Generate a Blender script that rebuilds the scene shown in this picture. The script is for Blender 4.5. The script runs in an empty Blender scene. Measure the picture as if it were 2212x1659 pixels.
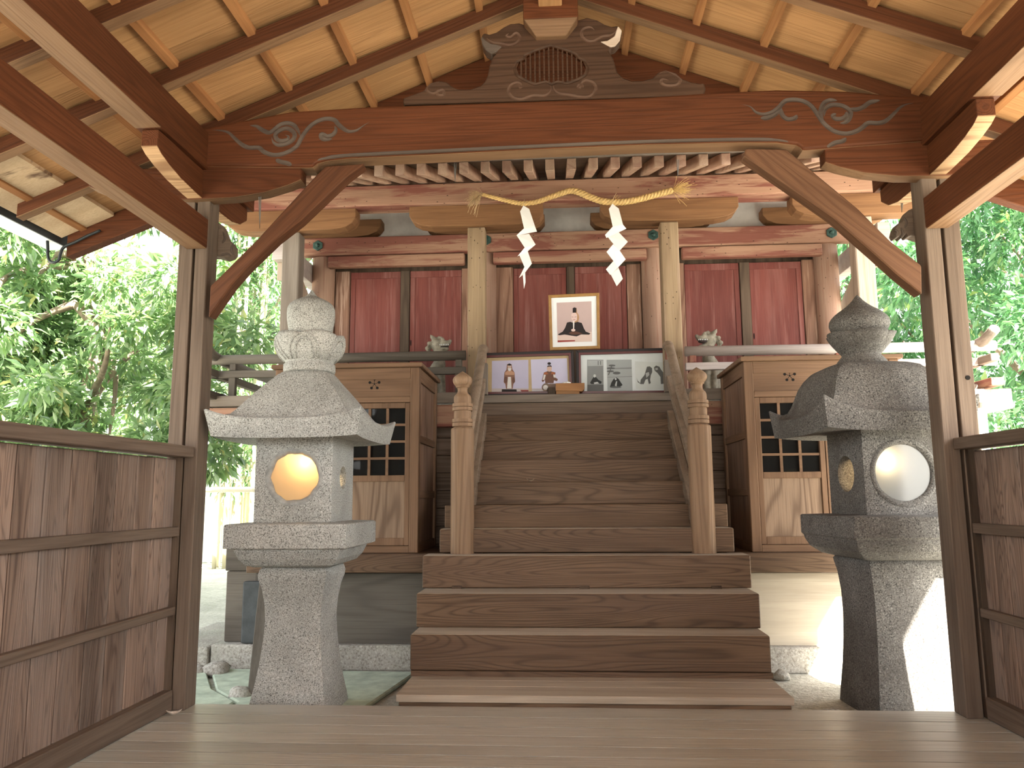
import bpy, bmesh, math, random
import numpy as np
from mathutils import Vector, Matrix, noise

random.seed(7)
rng = np.random.default_rng(11)
PI = math.pi
scene = bpy.context.scene
COL = scene.collection

# ------------------------------------------------------------------ camera
FPX = 1690.0
W0, H0 = 2212, 1659
PITCH, YAW, ROLL = math.radians(8.24165), math.radians(3.62905), math.radians(-0.40076)
CAM = Vector((0, 0, 1.0))
RM = (Matrix.Rotation(YAW, 3, 'Z') @ Matrix.Rotation(PITCH, 3, 'X')
      @ Matrix(((1, 0, 0), (0, 0, -1), (0, 1, 0))) @ Matrix.Rotation(ROLL, 3, 'Z'))
cd = bpy.data.cameras.new('camera')
cd.sensor_fit = 'HORIZONTAL'
cd.sensor_width = 36.0
cd.lens = FPX / W0 * 36.0
cd.clip_start = 0.05
cd.clip_end = 300
cam = bpy.data.objects.new('camera', cd)
cam.matrix_world = Matrix.Translation(CAM) @ RM.to_4x4()
COL.objects.link(cam)
scene.camera = cam


def ray(px, py):
    return RM @ Vector(((px - W0 / 2) / FPX, -(py - H0 / 2) / FPX, -1.0))


def at(px, py, y):
    d = ray(px, py)
    return CAM + d * (y / d.y)


def atx(px, py, x):
    d = ray(px, py)
    return CAM + d * (x / d.x)


def atz(px, py, z):
    d = ray(px, py)
    return CAM + d * ((z - CAM.z) / d.z)


def xz(pts, y):
    """pixel outline measured on the plane Y=y -> list of (x, z)"""
    out = []
    for p in pts:
        v = at(p[0], p[1], y)
        out.append((v.x, v.z))
    return out


def crop(pts, ox, oy, s):
    return [(ox + p[0] * s, oy + p[1] * s) for p in pts]


# ------------------------------------------------------------------ mesh builder
class MB:
    def __init__(self):
        self.v = []
        self.f = []

    def add(self, vs, fs):
        b = len(self.v)
        self.v.extend(tuple(x) for x in vs)
        self.f.extend(tuple(b + i for i in f) for f in fs)
        return self

    def box(self, x0, x1, y0, y1, z0, z1):
        vs = [(x0, y0, z0), (x1, y0, z0), (x1, y1, z0), (x0, y1, z0), (x0, y0, z1), (x1, y0, z1), (x1, y1, z1), (x0, y1, z1)]
        return self.add(vs, [(3, 2, 1, 0), (4, 5, 6, 7), (0, 1, 5, 4), (1, 2, 6, 5), (2, 3, 7, 6), (3, 0, 4, 7)])

    def hexa(self, a, b):
        """two quads (lists of 4 points) joined"""
        return self.add(list(a) + list(b), [(3, 2, 1, 0), (4, 5, 6, 7), (0, 1, 5, 4), (1, 2, 6, 5), (2, 3, 7, 6), (3, 0, 4, 7)])

    def prism(self, pts, d0, d1, plane='xz'):
        n = len(pts)
        area = sum(pts[i][0] * pts[(i + 1) % n][1] - pts[(i + 1) % n][0] * pts[i][1] for i in range(n))
        if area < 0:
            pts = pts[::-1]
        if plane == 'xz':
            vs = [(p[0], d0, p[1]) for p in pts] + [(p[0], d1, p[1]) for p in pts]
        elif plane == 'yz':
            vs = [(d1, p[0], p[1]) for p in pts] + [(d0, p[0], p[1]) for p in pts]
        else:
            vs = [(p[0], p[1], d1) for p in pts] + [(p[0], p[1], d0) for p in pts]
        fs = [tuple(range(n)), tuple(range(2 * n - 1, n - 1, -1))]
        fs += [((i + 1) % n, i, n + i, n + (i + 1) % n) for i in range(n)]
        if plane == 'yz':
            pass
        return self.add(vs, fs)

    def bar(self, p0, p1, w, h, up=(0, 0, 1)):
        p0, p1 = Vector(p0), Vector(p1)
        d = (p1 - p0).normalized()
        s = d.cross(Vector(up)).normalized()
        u = s.cross(d).normalized()
        q = lambda p: [p - s * w / 2 - u * h / 2, p + s * w / 2 - u * h / 2, p + s * w / 2 + u * h / 2, p - s * w / 2 + u * h / 2]
        return self.hexa(q(p0), q(p1))

    def loft(self, rings, cap=True, closed=True):
        n = len(rings[0])
        vs = [p for r in rings for p in r]
        fs = []
        for k in range(len(rings) - 1):
            for i in range(n if closed else n - 1):
                j = (i + 1) % n
                fs.append((k * n + i, k * n + j, (k + 1) * n + j, (k + 1) * n + i))
        if cap:
            fs.append(tuple(range(n - 1, -1, -1)))
            b = (len(rings) - 1) * n
            fs.append(tuple(range(b, b + n)))
        return self.add(vs, fs)

    def lathe(self, prof, cx, cy, n=32, mod=None):
        rings = []
        for k, (r, z) in enumerate(prof):
            ring = []
            for i in range(n):
                a = 2 * PI * i / n
                m = mod(a, k) if mod else (1.0, 0.0)
                ring.append((cx + r * m[0] * math.cos(a), cy + r * m[0] * math.sin(a), z + m[1]))
            rings.append(ring)
        return self.loft(rings)

    def tube(self, path, r, n=8, flat=1.0, up=None):
        path = [Vector(p) for p in path]
        rings = []
        prev = None
        for i, p in enumerate(path):
            a = path[max(i - 1, 0)]
            b = path[min(i + 1, len(path) - 1)]
            t = (b - a).normalized()
            if prev is None:
                ref = Vector(up) if up else (Vector((0, 0, 1)) if abs(t.z) < .9 else Vector((1, 0, 0)))
            else:
                ref = prev
            s = t.cross(ref)
            if s.length < 1e-6:
                s = t.cross(Vector((0.3, 1, 0.2)))
            s.normalize()
            u = s.cross(t).normalized()
            prev = u
            rr = r[i] if isinstance(r, (list, tuple)) else r
            rings.append([p + (s * math.cos(2 * PI * k / n) + u * flat * math.sin(2 * PI * k / n)) * rr for k in range(n)])
        return self.loft(rings)

    def sphere(self, c, rx, ry=None, rz=None, n=14, m=9):
        ry = ry or rx
        rz = rz or rx
        rings = []
        for k in range(1, m):
            t = PI * k / m
            rings.append([(c[0] + rx * math.sin(t) * math.cos(2 * PI * i / n), c[1] + ry * math.sin(t) * math.sin(2 * PI * i / n),
                           c[2] - rz * math.cos(t)) for i in range(n)])
        b = len(self.v)
        self.loft(rings, cap=False)
        self.v += [(c[0], c[1], c[2] - rz), (c[0], c[1], c[2] + rz)]
        s, e = len(self.v) - 2, len(self.v) - 1
        L = b + (m - 2) * n
        for i in range(n):
            j = (i + 1) % n
            self.f.append((s, b + j, b + i))
            self.f.append((e, L + i, L + j))
        return self

    def disc(self, c, r, y0, y1, n=20, sx=1.0):
        return self.prism([(c[0] + r * sx * math.cos(2 * PI * i / n), c[1] + r * math.sin(2 * PI * i / n)) for i in range(n)], y0, y1, 'xz')


BASE = {}   # object name -> world position of its origin


def tag(o, label=None, cat=None, group=None, kind=None):
    if label:
        o['label'] = label
    if cat:
        o['category'] = cat
    if group:
        o['group'] = group
    if kind:
        o['kind'] = kind
    return o


def build(mb, name, mat, parent=None, bevel=0.0, smooth=False, label=None, cat=None, group=None, kind=None, seg=1, mats=None, fmat=None, remesh=0):
    v = np.array([tuple(p) for p in mb.v], float)
    lo, hi = v.min(0), v.max(0)
    org = np.array([(lo[0] + hi[0]) / 2, (lo[1] + hi[1]) / 2, lo[2]])
    me = bpy.data.meshes.new(name)
    me.from_pydata((v - org).tolist(), [], mb.f)
    me.materials.append(mat)
    for m in mats or []:
        me.materials.append(m)
    if fmat is not None:
        me.polygons.foreach_set('material_index', fmat)
    if not remesh and len(mb.f) < 60000:
        bm = bmesh.new()
        bm.from_mesh(me)
        bmesh.ops.recalc_face_normals(bm, faces=bm.faces)
        bm.to_mesh(me)
        bm.free()
    if smooth:
        me.polygons.foreach_set('use_smooth', [True] * len(me.polygons))
    me.update()
    o = bpy.data.objects.new(name, me)
    COL.objects.link(o)
    if parent is not None:
        o.parent = parent
        o.location = Vector(org) - Vector(BASE[parent.name])
    else:
        o.location = org
    BASE[o.name] = tuple(org)
    if remesh:
        r = o.modifiers.new('remesh', 'REMESH')
        r.mode = 'VOXEL'
        r.voxel_size = remesh
        r.use_smooth_shade = True
        s = o.modifiers.new('smooth', 'SMOOTH')
        s.factor = .5
        s.iterations = 4
    if bevel:
        b = o.modifiers.new('bevel', 'BEVEL')
        b.width = bevel
        b.segments = seg
        b.limit_method = 'ANGLE'
        b.angle_limit = math.radians(35)
    tag(o, label, cat, group, kind)
    return o


def smooth_by_angle(o, deg=40):
    me = o.data
    bm = bmesh.new()
    bm.from_mesh(me)
    for f in bm.faces:
        f.smooth = True
    for e in bm.edges:
        if len(e.link_faces) == 2 and e.calc_face_angle(0) > math.radians(deg):
            e.smooth = False
    bm.to_mesh(me)
    bm.free()
    return o


def empty(name, loc, label=None, cat=None, group=None, kind=None):
    o = bpy.data.objects.new(name, None)
    o.empty_display_size = .1
    o.location = loc
    COL.objects.link(o)
    BASE[o.name] = tuple(loc)
    return tag(o, label, cat, group, kind)


def copy_tree(o, parent=None):
    c = o.copy()
    COL.objects.link(c)
    if parent is not None:
        c.parent = parent
    for ch in [x for x in bpy.data.objects if x.parent is o]:
        copy_tree(ch, c)
    return c


# ------------------------------------------------------------------ materials
def new_mat(name):
    m = bpy.data.materials.new(name)
    m.use_nodes = True
    nt = m.node_tree
    return m, nt, nt.nodes['Principled BSDF']


def N(nt, t, **kw):
    n = nt.nodes.new(t)
    for k, v in kw.items():
        setattr(n, k, v)
    return n


def ramp(nt, stops):
    r = N(nt, 'ShaderNodeValToRGB')
    e = r.color_ramp.elements
    while len(e) < len(stops):
        e.new(.5)
    for i, (p, c) in enumerate(stops):
        e[i].position = p
        e[i].color = (*c, 1) if len(c) == 3 else c
    return r


def math_node(nt, op, a, b=None, clamp=False):
    m = N(nt, 'ShaderNodeMath', operation=op)
    m.use_clamp = clamp
    for i, x in enumerate((a, b)):
        if x is None:
            continue
        if hasattr(x, 'links') or hasattr(x, 'is_linked'):
            nt.links.new(x, m.inputs[i])
        else:
            m.inputs[i].default_value = x
    return m.outputs[0]


def mixc(nt, fac, a, b, mode='MIX'):
    m = N(nt, 'ShaderNodeMix', data_type='RGBA', blend_type=mode)
    for sock, x in ((m.inputs[0], fac), (m.inputs[6], a), (m.inputs[7], b)):
        if hasattr(x, 'is_linked'):
            nt.links.new(x, sock)
        elif isinstance(x, (int, float)):
            sock.default_value = x
        else:
            sock.default_value = (*x, 1)
    return m.outputs[2]


ISL = [0]
ROT = [0.0]


def mapped(nt, scale, loc=(0, 0, 0)):
    tc = N(nt, 'ShaderNodeTexCoord')
    oi = N(nt, 'ShaderNodeObjectInfo')
    ad = N(nt, 'ShaderNodeVectorMath', operation='MULTIPLY_ADD')
    cmb = N(nt, 'ShaderNodeCombineXYZ')
    for i in range(3):
        nt.links.new(oi.outputs['Random'], cmb.inputs[i])
    nt.links.new(cmb.outputs[0], ad.inputs[0])
    ad.inputs[1].default_value = (17.3, 9.1, 13.7)
    src = tc.outputs['Object']
    if ROT[0]:
        vr = N(nt, 'ShaderNodeVectorRotate', rotation_type='Y_AXIS')
        vr.inputs['Angle'].default_value = ROT[0]
        nt.links.new(src, vr.inputs['Vector'])
        src = vr.outputs[0]
    if ISL[0]:
        gi = N(nt, 'ShaderNodeNewGeometry')
        a2 = N(nt, 'ShaderNodeVectorMath', operation='MULTIPLY_ADD')
        c2 = N(nt, 'ShaderNodeCombineXYZ')
        for i in range(3):
            nt.links.new(gi.outputs['Random Per Island'], c2.inputs[i])
        nt.links.new(c2.outputs[0], a2.inputs[0])
        a2.inputs[1].default_value = (11.7, 19.3, 7.9)
        nt.links.new(src, a2.inputs[2])
        nt.links.new(a2.outputs[0], ad.inputs[2])
    else:
        nt.links.new(src, ad.inputs[2])
    mp = N(nt, 'ShaderNodeMapping')
    nt.links.new(ad.outputs[0], mp.inputs[0])
    mp.inputs['Scale'].default_value = scale
    mp.inputs['Location'].default_value = loc
    return mp.outputs[0]


def noise_tex(nt, vec, scale=1.0, detail=3.0, rough=.55, dist=0.0):
    n = N(nt, 'ShaderNodeTexNoise')
    n.inputs['Scale'].default_value = scale
    n.inputs['Detail'].default_value = detail
    n.inputs['Roughness'].default_value = rough
    n.inputs['Distortion'].default_value = dist
    nt.links.new(vec, n.inputs['Vector'])
    return n.outputs['Fac']


def axis_scale(axis, along, across):
    return {'X': (along, across, across), 'Y': (across, along, across), 'Z': (across, across, along)}[axis]


def wood(name, light, dark, axis='X', rings=9.0, across=3.0, along=.35, rough=.62, ring_amt=.55, fibre=.35, blot=None, blot_amt=.5,
         blot_scale=2.0, blot_range=(.45, .7), speck=0.0, spec=.14, bump=.3, tone=.35, streak=None, streak_amt=0.0, streak_range=(.55, .7), island=0.0, sharp=2.6, rot=0.0):
    m, nt, bs = new_mat(name)
    L = nt.links
    ISL[0] = 1 if island else 0
    ROT[0] = rot
    v1 = mapped(nt, axis_scale(axis, along, across))
    n1 = noise_tex(nt, v1, 1.0, 2.0, .5, .3)
    s = math_node(nt, 'SINE', math_node(nt, 'MULTIPLY', n1, rings * 2 * PI))
    s = math_node(nt, 'MULTIPLY_ADD', s, .5)
    nt.nodes[-1].inputs[2].default_value = .5
    s = math_node(nt, 'POWER', s, sharp)
    v2 = mapped(nt, axis_scale(axis, 3.0, 130.0), (3, 1, 2))
    n2 = noise_tex(nt, v2, 1.0, 2.0, .6)
    v3 = mapped(nt, axis_scale(axis, .5, 2.2), (7, 5, 1))
    n3 = noise_tex(nt, v3, 1.0, 3.0, .55)
    c = mixc(nt, math_node(nt, 'MULTIPLY', s, ring_amt), light, dark)
    f2 = math_node(nt, 'MULTIPLY', math_node(nt, 'SUBTRACT', n2, .42, True), fibre * 4, True)
    c = mixc(nt, f2, c, dark)
    tr = ramp(nt, [(.3, (1 - tone,) * 3), (.72, (1 + tone * .6,) * 3)])
    L.new(n3, tr.inputs[0])
    c = mixc(nt, 1.0, c, tr.outputs[0], 'MULTIPLY')
    if island:
        gi = N(nt, 'ShaderNodeNewGeometry')
        ir = ramp(nt, [(0, (1 - island,) * 3), (1, (1 + island,) * 3)])
        L.new(gi.outputs['Random Per Island'], ir.inputs[0])
        c = mixc(nt, 1.0, c, ir.outputs[0], 'MULTIPLY')
    if blot is not None:
        v4 = mapped(nt, axis_scale(axis, blot_scale * .35, blot_scale * 3.5), (2, 9, 4))
        n4 = noise_tex(nt, v4, 1.0, 5.0, .65, .4)
        br = ramp(nt, [(blot_range[0], (0, 0, 0)), (blot_range[1], (1, 1, 1))])
        L.new(n4, br.inputs[0])
        c = mixc(nt, math_node(nt, 'MULTIPLY', br.outputs[0], blot_amt), c, blot)
    if streak is not None:
        v6 = mapped(nt, axis_scale(axis, 1.1, 22.0), (12, 4, 8))
        n6 = noise_tex(nt, v6, 1.0, 4.0, .65, .2)
        sr = ramp(nt, [(streak_range[0], (0, 0, 0)), (streak_range[1], (1, 1, 1))])
        L.new(n6, sr.inputs[0])
        c = mixc(nt, math_node(nt, 'MULTIPLY', sr.outputs[0], streak_amt), c, streak)
    if speck:
        v5 = mapped(nt, axis_scale(axis, 14.0, 26.0), (1, 2, 3))
        vo = N(nt, 'ShaderNodeTexVoronoi')
        vo.inputs['Scale'].default_value = 1.0
        L.new(v5, vo.inputs['Vector'])
        sp = ramp(nt, [(.06, (1, 1, 1)), (.12, (0, 0, 0))])
        L.new(vo.outputs['Distance'], sp.inputs[0])
        c = mixc(nt, math_node(nt, 'MULTIPLY', sp.outputs[0], speck), c, (.02, .012, .008))
    L.new(c, bs.inputs['Base Color'])
    rr = math_node(nt, 'MULTIPLY_ADD', n2, .2)
    nt.nodes[-1].inputs[2].default_value = rough - .1
    L.new(rr, bs.inputs['Roughness'])
    bs.inputs['Specular IOR Level'].default_value = spec
    bp = N(nt, 'ShaderNodeBump')
    bp.inputs['Strength'].default_value = bump
    bp.inputs['Distance'].default_value = .004
    hh = math_node(nt, 'ADD', n2, math_node(nt, 'MULTIPLY', s, -.5))
    L.new(hh, bp.inputs['Height'])
    L.new(bp.outputs[0], bs.inputs['Normal'])
    ISL[0] = 0
    ROT[0] = 0.0
    return m


def granite(name, base, dark, light, scale=130, stain=None, stain_amt=.5, spec_amt=.75, bump=.6):
    m, nt, bs = new_mat(name)
    L = nt.links
    v = mapped(nt, (1, 1, 1))
    n1 = noise_tex(nt, v, scale, 2.0, .7)
    r = ramp(nt, [(.36, dark), (.46, base), (.56, base), (.68, light)])
    L.new(n1, r.inputs[0])
    n2 = noise_tex(nt, v, 3.0, 4.0, .6)
    tr = ramp(nt, [(.3, (.72, .72, .72)), (.7, (1.1, 1.1, 1.1))])
    L.new(n2, tr.inputs[0])
    c = mixc(nt, 1.0, r.outputs[0], tr.outputs[0], 'MULTIPLY')
    if stain is not None:
        n3 = noise_tex(nt, v, 2.2, 5.0, .65, .5)
        sr = ramp(nt, [(.45, (0, 0, 0)), (.65, (1, 1, 1))])
        L.new(n3, sr.inputs[0])
        c = mixc(nt, math_node(nt, 'MULTIPLY', sr.outputs[0], stain_amt), c, stain)
    L.new(c, bs.inputs['Base Color'])
    bs.inputs['Roughness'].default_value = .85
    bs.inputs['Specular IOR Level'].default_value = .2
    bp = N(nt, 'ShaderNodeBump')
    bp.inputs['Strength'].default_value = bump
    bp.inputs['Distance'].default_value = .006
    n4 = noise_tex(nt, v, scale * .55, 3.0, .7)
    L.new(n4, bp.inputs['Height'])
    L.new(bp.outputs[0], bs.inputs['Normal'])
    return m


def plain(name, col, rough=.6, metal=0.0, var=.0, scale=8.0, spec=.3):
    m, nt, bs = new_mat(name)
    if var:
        v = mapped(nt, (1, 1, 1))
        n = noise_tex(nt, v, scale, 4.0, .6)
        r = ramp(nt, [(.3, tuple(x * (1 - var) for x in col)), (.7, tuple(min(1, x * (1 + var)) for x in col))])
        nt.links.new(n, r.inputs[0])
        nt.links.new(r.outputs[0], bs.inputs['Base Color'])
    else:
        bs.inputs['Base Color'].default_value = (*col, 1)
    bs.inputs['Roughness'].default_value = rough
    bs.inputs['Metallic'].default_value = metal
    bs.inputs['Specular IOR Level'].default_value = spec
    return m


def leafmat(name, cols, trans=.45):
    m, nt, bs = new_mat(name)
    L = nt.links
    g = N(nt, 'ShaderNodeNewGeometry')
    r = ramp(nt, cols)
    L.new(g.outputs['Random Per Island'], r.inputs[0])
    L.new(r.outputs[0], bs.inputs['Base Color'])
    bs.inputs['Roughness'].default_value = .32
    bs.inputs['Specular IOR Level'].default_value = .9
    tl = N(nt, 'ShaderNodeBsdfTranslucent')
    tc = mixc(nt, 1.0, r.outputs[0], (1.15, 1.3, .85), 'MULTIPLY')
    L.new(tc, tl.inputs['Color'])
    mx = N(nt, 'ShaderNodeMixShader')
    mx.inputs[0].default_value = trans
    L.new(bs.outputs[0], mx.inputs[1])
    L.new(tl.outputs[0], mx.inputs[2])
    out = nt.nodes['Material Output']
    L.new(mx.outputs[0], out.inputs['Surface'])
    return m


def srgb(r, g, b):
    f = lambda c: (c / 255 / 12.92) if c <= 10 else ((c / 255 + .055) / 1.055) ** 2.4
    return (f(r), f(g), f(b))


M = {}
M['battenY'] = wood('orange_brown_batten', (.40, .19, .075), (.24, .10, .04), 'Y', tone=.25)
M['rail'] = wood('weathered_tan_rail', (.30, .225, .16), (.16, .11, .075), 'Y', rings=10, ring_amt=.4, tone=.3, speck=.6)
M['eaveY'] = wood('pale_eave_timber', (.48, .33, .235), (.30, .17, .12), 'Y', tone=.25, blot=(.28, .12, .09), blot_amt=.45, blot_scale=1.5)
for ax in 'XYZ':
    M['stub' + ax] = wood('dark_greyed_timber_' + ax, (.14, .122, .10), (.07, .058, .047), ax, rings=9, ring_amt=.4, tone=.3, rough=.8)
for ax in 'XYZ':
    M['tan' + ax] = wood('tan_timber_' + ax, (.235, .135, .072), (.14, .075, .038), ax, rings=14, along=.25, across=4, ring_amt=.4, tone=.3, blot=(.20, .11, .06), blot_amt=.4)  # bounce light put into this colour for undersides; own tan on block foot
M['brace'] = wood('brown_brace_timber', (.14, .07, .038), (.06, .027, .014), 'X', rings=20, along=.25, across=4, ring_amt=.4, tone=.3, rough=.5, rot=math.radians(-40))
M['braceL'] = wood('dark_brace_timber', (.105, .042, .020), (.045, .017, .009), 'X', rings=20, along=.25, across=4, ring_amt=.4, tone=.3, rough=.5, rot=math.radians(44))
AS = math.atan(.404)
for sfx, an in (('L', AS), ('R', -AS)):
    M['darkS' + sfx] = wood('sloping_dark_timber_' + sfx, (.100, .035, .015), (.040, .014, .007), 'X', rings=30, along=.2, across=4, ring_amt=.4, tone=.3, rough=.55, rot=an)
    M['tanS' + sfx] = wood('sloping_tan_underside_' + sfx, (.235, .135, .072), (.14, .075, .038), 'X', rings=14, along=.25, across=4, ring_amt=.4, tone=.3, rot=an)  # rafter underside tone lightened to carry bounce from the floor
    M['boardS' + sfx] = wood('sloping_roof_board_' + sfx, (.45, .25, .112), (.30, .15, .062), 'X', rings=22, along=.25, across=4, ring_amt=.4, tone=.28, island=.14, rough=.6, rot=an)
GREYDUST = (.30, .26, .22)
for ax in 'XYZ':
    M['dark' + ax] = wood('reddish_dark_timber_' + ax, (.112, .037, .015), (.045, .015, .007), ax, rings=30, along=.2, across=4, ring_amt=.4, tone=.3, rough=.55, spec=.12)
    M['post' + ax] = wood('weathered_brown_post_' + ax, (.175, .128, .095), (.08, .055, .040), ax, rings=15, along=.25, across=4, ring_amt=.35, tone=.3, rough=.6)
    M['board' + ax] = wood('tan_roof_board_' + ax, (.45, .25, .112), (.30, .15, .062), ax, rings=12, along=.3, ring_amt=.4, tone=.28, island=.14, rough=.6)
    M['step' + ax] = wood('brown_step_timber_' + ax, (.178, .112, .068), (.055, .033, .020), ax, rings=46, along=.3, across=3.4, ring_amt=.55, sharp=4, tone=.35, blot=(.09, .055, .04), blot_amt=.55, blot_scale=.8, rough=.5)
    M['pink' + ax] = wood('worn_red_painted_timber_' + ax, (.41, .245, .165), (.26, .135, .09), ax, rings=7, ring_amt=.25, tone=.2, rough=.7,
                          blot=(.20, .065, .05), blot_amt=.85, blot_scale=2.2, blot_range=(.47, .56), speck=.9, streak=(.16, .05, .035), streak_amt=.5, streak_range=(.58, .68))
    M['honey' + ax] = wood('honey_timber_' + ax, (.25, .13, .062), (.13, .062, .03), ax, rings=8, ring_amt=.45, tone=.25)
    M['cab' + ax] = wood('cabinet_timber_' + ax, (.205, .122, .073), (.10, .056, .033), ax, rings=8, ring_amt=.4, tone=.25, rough=.55)
    M['grey' + ax] = wood('greyed_timber_' + ax, (.245, .205, .168), (.12, .095, .075), ax, rings=7, ring_amt=.4, tone=.3, rough=.75)
M['columnZ'] = wood('yellowish_wormholed_column', (.34, .245, .15), (.18, .118, .07), 'Z', rings=7, across=5, ring_amt=.5, tone=.3, speck=1.0, streak=(.36, .25, .18), streak_amt=.6)
M['paleZ'] = wood('pale_greyed_column', (.52, .42, .33), (.27, .19, .14), 'Z', rings=6, ring_amt=.4, tone=.3, streak=(.30, .20, .14), streak_amt=.6)
M['pinkroundZ'] = wood('worn_pink_round_pillar', (.40, .26, .19), (.25, .135, .095), 'Z', rings=5, ring_amt=.3, tone=.25, speck=.8, streak=(.24, .09, .06), streak_amt=.6)
M['newelZ'] = wood('turned_pale_timber', (.30, .195, .12), (.16, .095, .056), 'Z', rings=11, across=5, along=.2, ring_amt=.5, tone=.2, rough=.5)
M['fenceZ'] = wood('stained_fence_board', (.245, .168, .125), (.085, .055, .042), 'Z', rings=34, across=7, along=.5, ring_amt=.65, sharp=4, tone=.4, island=.28, blot=(.36, .30, .26), blot_amt=.5, blot_scale=1.1, streak=(.05, .03, .03), streak_amt=.6, streak_range=(.62, .74))
M['floorX'] = wood('grey_floor_board', (.48, .45, .385), (.31, .28, .23), 'X', rings=30, along=.2, across=5, ring_amt=.25, tone=.16, island=.07, rough=.42, spec=.3, streak=(.17, .12, .09), streak_amt=.35, streak_range=(.62, .74))
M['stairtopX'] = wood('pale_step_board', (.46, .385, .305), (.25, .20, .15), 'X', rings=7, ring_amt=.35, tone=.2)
M['redZ'] = wood('faded_red_door_paint', (.205, .064, .052), (.11, .03, .025), 'Z', rings=5, ring_amt=.3, tone=.25, rough=.55, blot=(.33, .165, .14), blot_amt=.55, blot_scale=1.5, blot_range=(.48, .75), streak=(.34, .18, .155), streak_amt=.45)
M['jambZ'] = wood('weathered_jamb_board', (.28, .16, .11), (.11, .05, .032), 'Z', rings=8, across=6, ring_amt=.6, tone=.35, streak=(.50, .34, .26), streak_amt=.7, streak_range=(.56, .64))
M['slatZ'] = wood('dark_meeting_strip', (.12, .085, .06), (.05, .032, .022), 'Z', tone=.5)
M['underX'] = wood('weathered_siding', (.42, .36, .28), (.25, .20, .14), 'X', rings=6, across=4, ring_amt=.35, tone=.3, blot=(.62, .55, .44), blot_amt=.6, blot_scale=.5)
M['stainY'] = wood('stained_eave_board', (.56, .42, .27), (.38, .25, .14), 'X', rings=6, ring_amt=.3, tone=.3, blot=(.10, .05, .03), blot_amt=.9, blot_scale=1.3, blot_range=(.58, .66))
M['frogcut'] = wood('carved_groove_brown', (.13, .075, .05), (.07, .036, .024), 'X', tone=.2)
M['carve'] = wood('dusty_carved_timber', (.115, .088, .070), (.07, .05, .04), 'X', tone=.25, rough=.75)
M['frog'] = wood('carved_brown_strut', (.080, .043, .026), (.034, .017, .010), 'X', rings=26, along=.2, across=4, ring_amt=.55, tone=.25, rough=.55)
M['pale_end'] = wood('pale_weathered_endgrain', (.66, .55, .45), (.42, .30, .22), 'X', tone=.25)
M['bead'] = wood('light_grain_arm_X', (.48, .30, .16), (.19, .095, .045), 'X', rings=16, ring_amt=.8, tone=.2)
M['plaster'] = plain('grey_plaster', (.62, .60, .57), .9, var=.22, scale=3)
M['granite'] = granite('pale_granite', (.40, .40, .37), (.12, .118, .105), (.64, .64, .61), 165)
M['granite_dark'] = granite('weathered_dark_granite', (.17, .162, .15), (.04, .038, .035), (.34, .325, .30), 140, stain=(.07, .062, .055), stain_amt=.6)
M['plinth'] = granite('rough_plinth_granite', (.40, .375, .33), (.25, .225, .19), (.54, .51, .46), 70, stain=(.33, .36, .28), stain_amt=.4, bump=1.0)
M['mortar'] = plain('cracked_mortar', (.30, .30, .28), .9, var=.3, scale=25)
M['straw'] = plain('golden_straw', (.62, .42, .17), .7, var=.25, scale=60)
M['drystraw'] = plain('dry_straw', (.50, .36, .20), .8, var=.2, scale=60)
M['paper'] = plain('white_paper', (.86, .85, .82), .7)
M['verdigris'] = plain('dark_green_bronze', (.055, .105, .09), .55, .5, var=.4, scale=40)
M['iron'] = plain('black_iron', (.035, .04, .042), .5, .6)
M['wire'] = plain('grey_wire', (.25, .24, .22), .45, .8)
M['gutter'] = plain('pale_grey_gutter', (.72, .72, .72), .5)
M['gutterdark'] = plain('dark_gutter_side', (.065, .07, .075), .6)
M['skirtX'] = wood('dark_ribbed_siding', (.17, .12, .09), (.07, .045, .03), 'X', rings=14, across=10, ring_amt=.6)
M['underdarkX'] = wood('shaded_dark_siding', (.13, .115, .095), (.075, .065, .055), 'X', tone=.3)  # cast shade on this side put into the board's darker colour
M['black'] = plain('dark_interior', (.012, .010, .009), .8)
M['holeblack'] = plain('dark_hole', (.008, .006, .005), .9)
M['stone_statue'] = plain('grey_clay', (.25, .225, .175), .8, var=.3, scale=30)
M['statue_mouth'] = plain('dark_mouth', (.03, .02, .018), .8)
M['framewood'] = plain('gold_brown_frame', (.34, .19, .065), .45, var=.15, scale=20)
M['framered'] = plain('dark_red_frame', (.10, .018, .02), .3, spec=.5)
M['framedark'] = plain('black_frame_edge', (.03, .025, .026), .5)
M['matwhite'] = plain('white_mat_board', (.80, .82, .84), .8)
M['matkraft'] = plain('tan_mat_board', (.50, .38, .22), .8, var=.08)
M['matpale'] = plain('pale_blue_white_backing', (.68, .73, .74), .8, var=.06, scale=6)
M['tray'] = wood('varnished_tray', (.40, .20, .08), (.22, .10, .04), 'X', rough=.35)
M['leaf_dry'] = plain('dry_leaf', (.45, .33, .22), .7, var=.3, scale=60)
M['leaf_pale'] = plain('pale_dry_leaf', (.60, .52, .44), .7, var=.3, scale=60)
M['bamboo'] = wood('pale_bamboo', (.60, .55, .40), (.42, .40, .25), 'Z', tone=.25, rough=.45)
M['bambooX'] = wood('bamboo_rail', (.62, .57, .46), (.45, .40, .30), 'X', tone=.2, rough=.45)
M['bark'] = wood('tree_bark', (.30, .23, .17), (.12, .09, .065), 'Z', tone=.4, rough=.9)
M['blockwall'] = plain('pale_block_wall', (.60, .62, .58), .85, var=.12, scale=2)
M['pole'] = plain('cream_pipe', (.75, .70, .55), .5)
M['poleblue'] = plain('steel_blue_pipe', (.22, .32, .42), .4, .3)
M['charcoal'] = plain('charcoal_block', (.055, .06, .06), .7, var=.3, scale=12)


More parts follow.
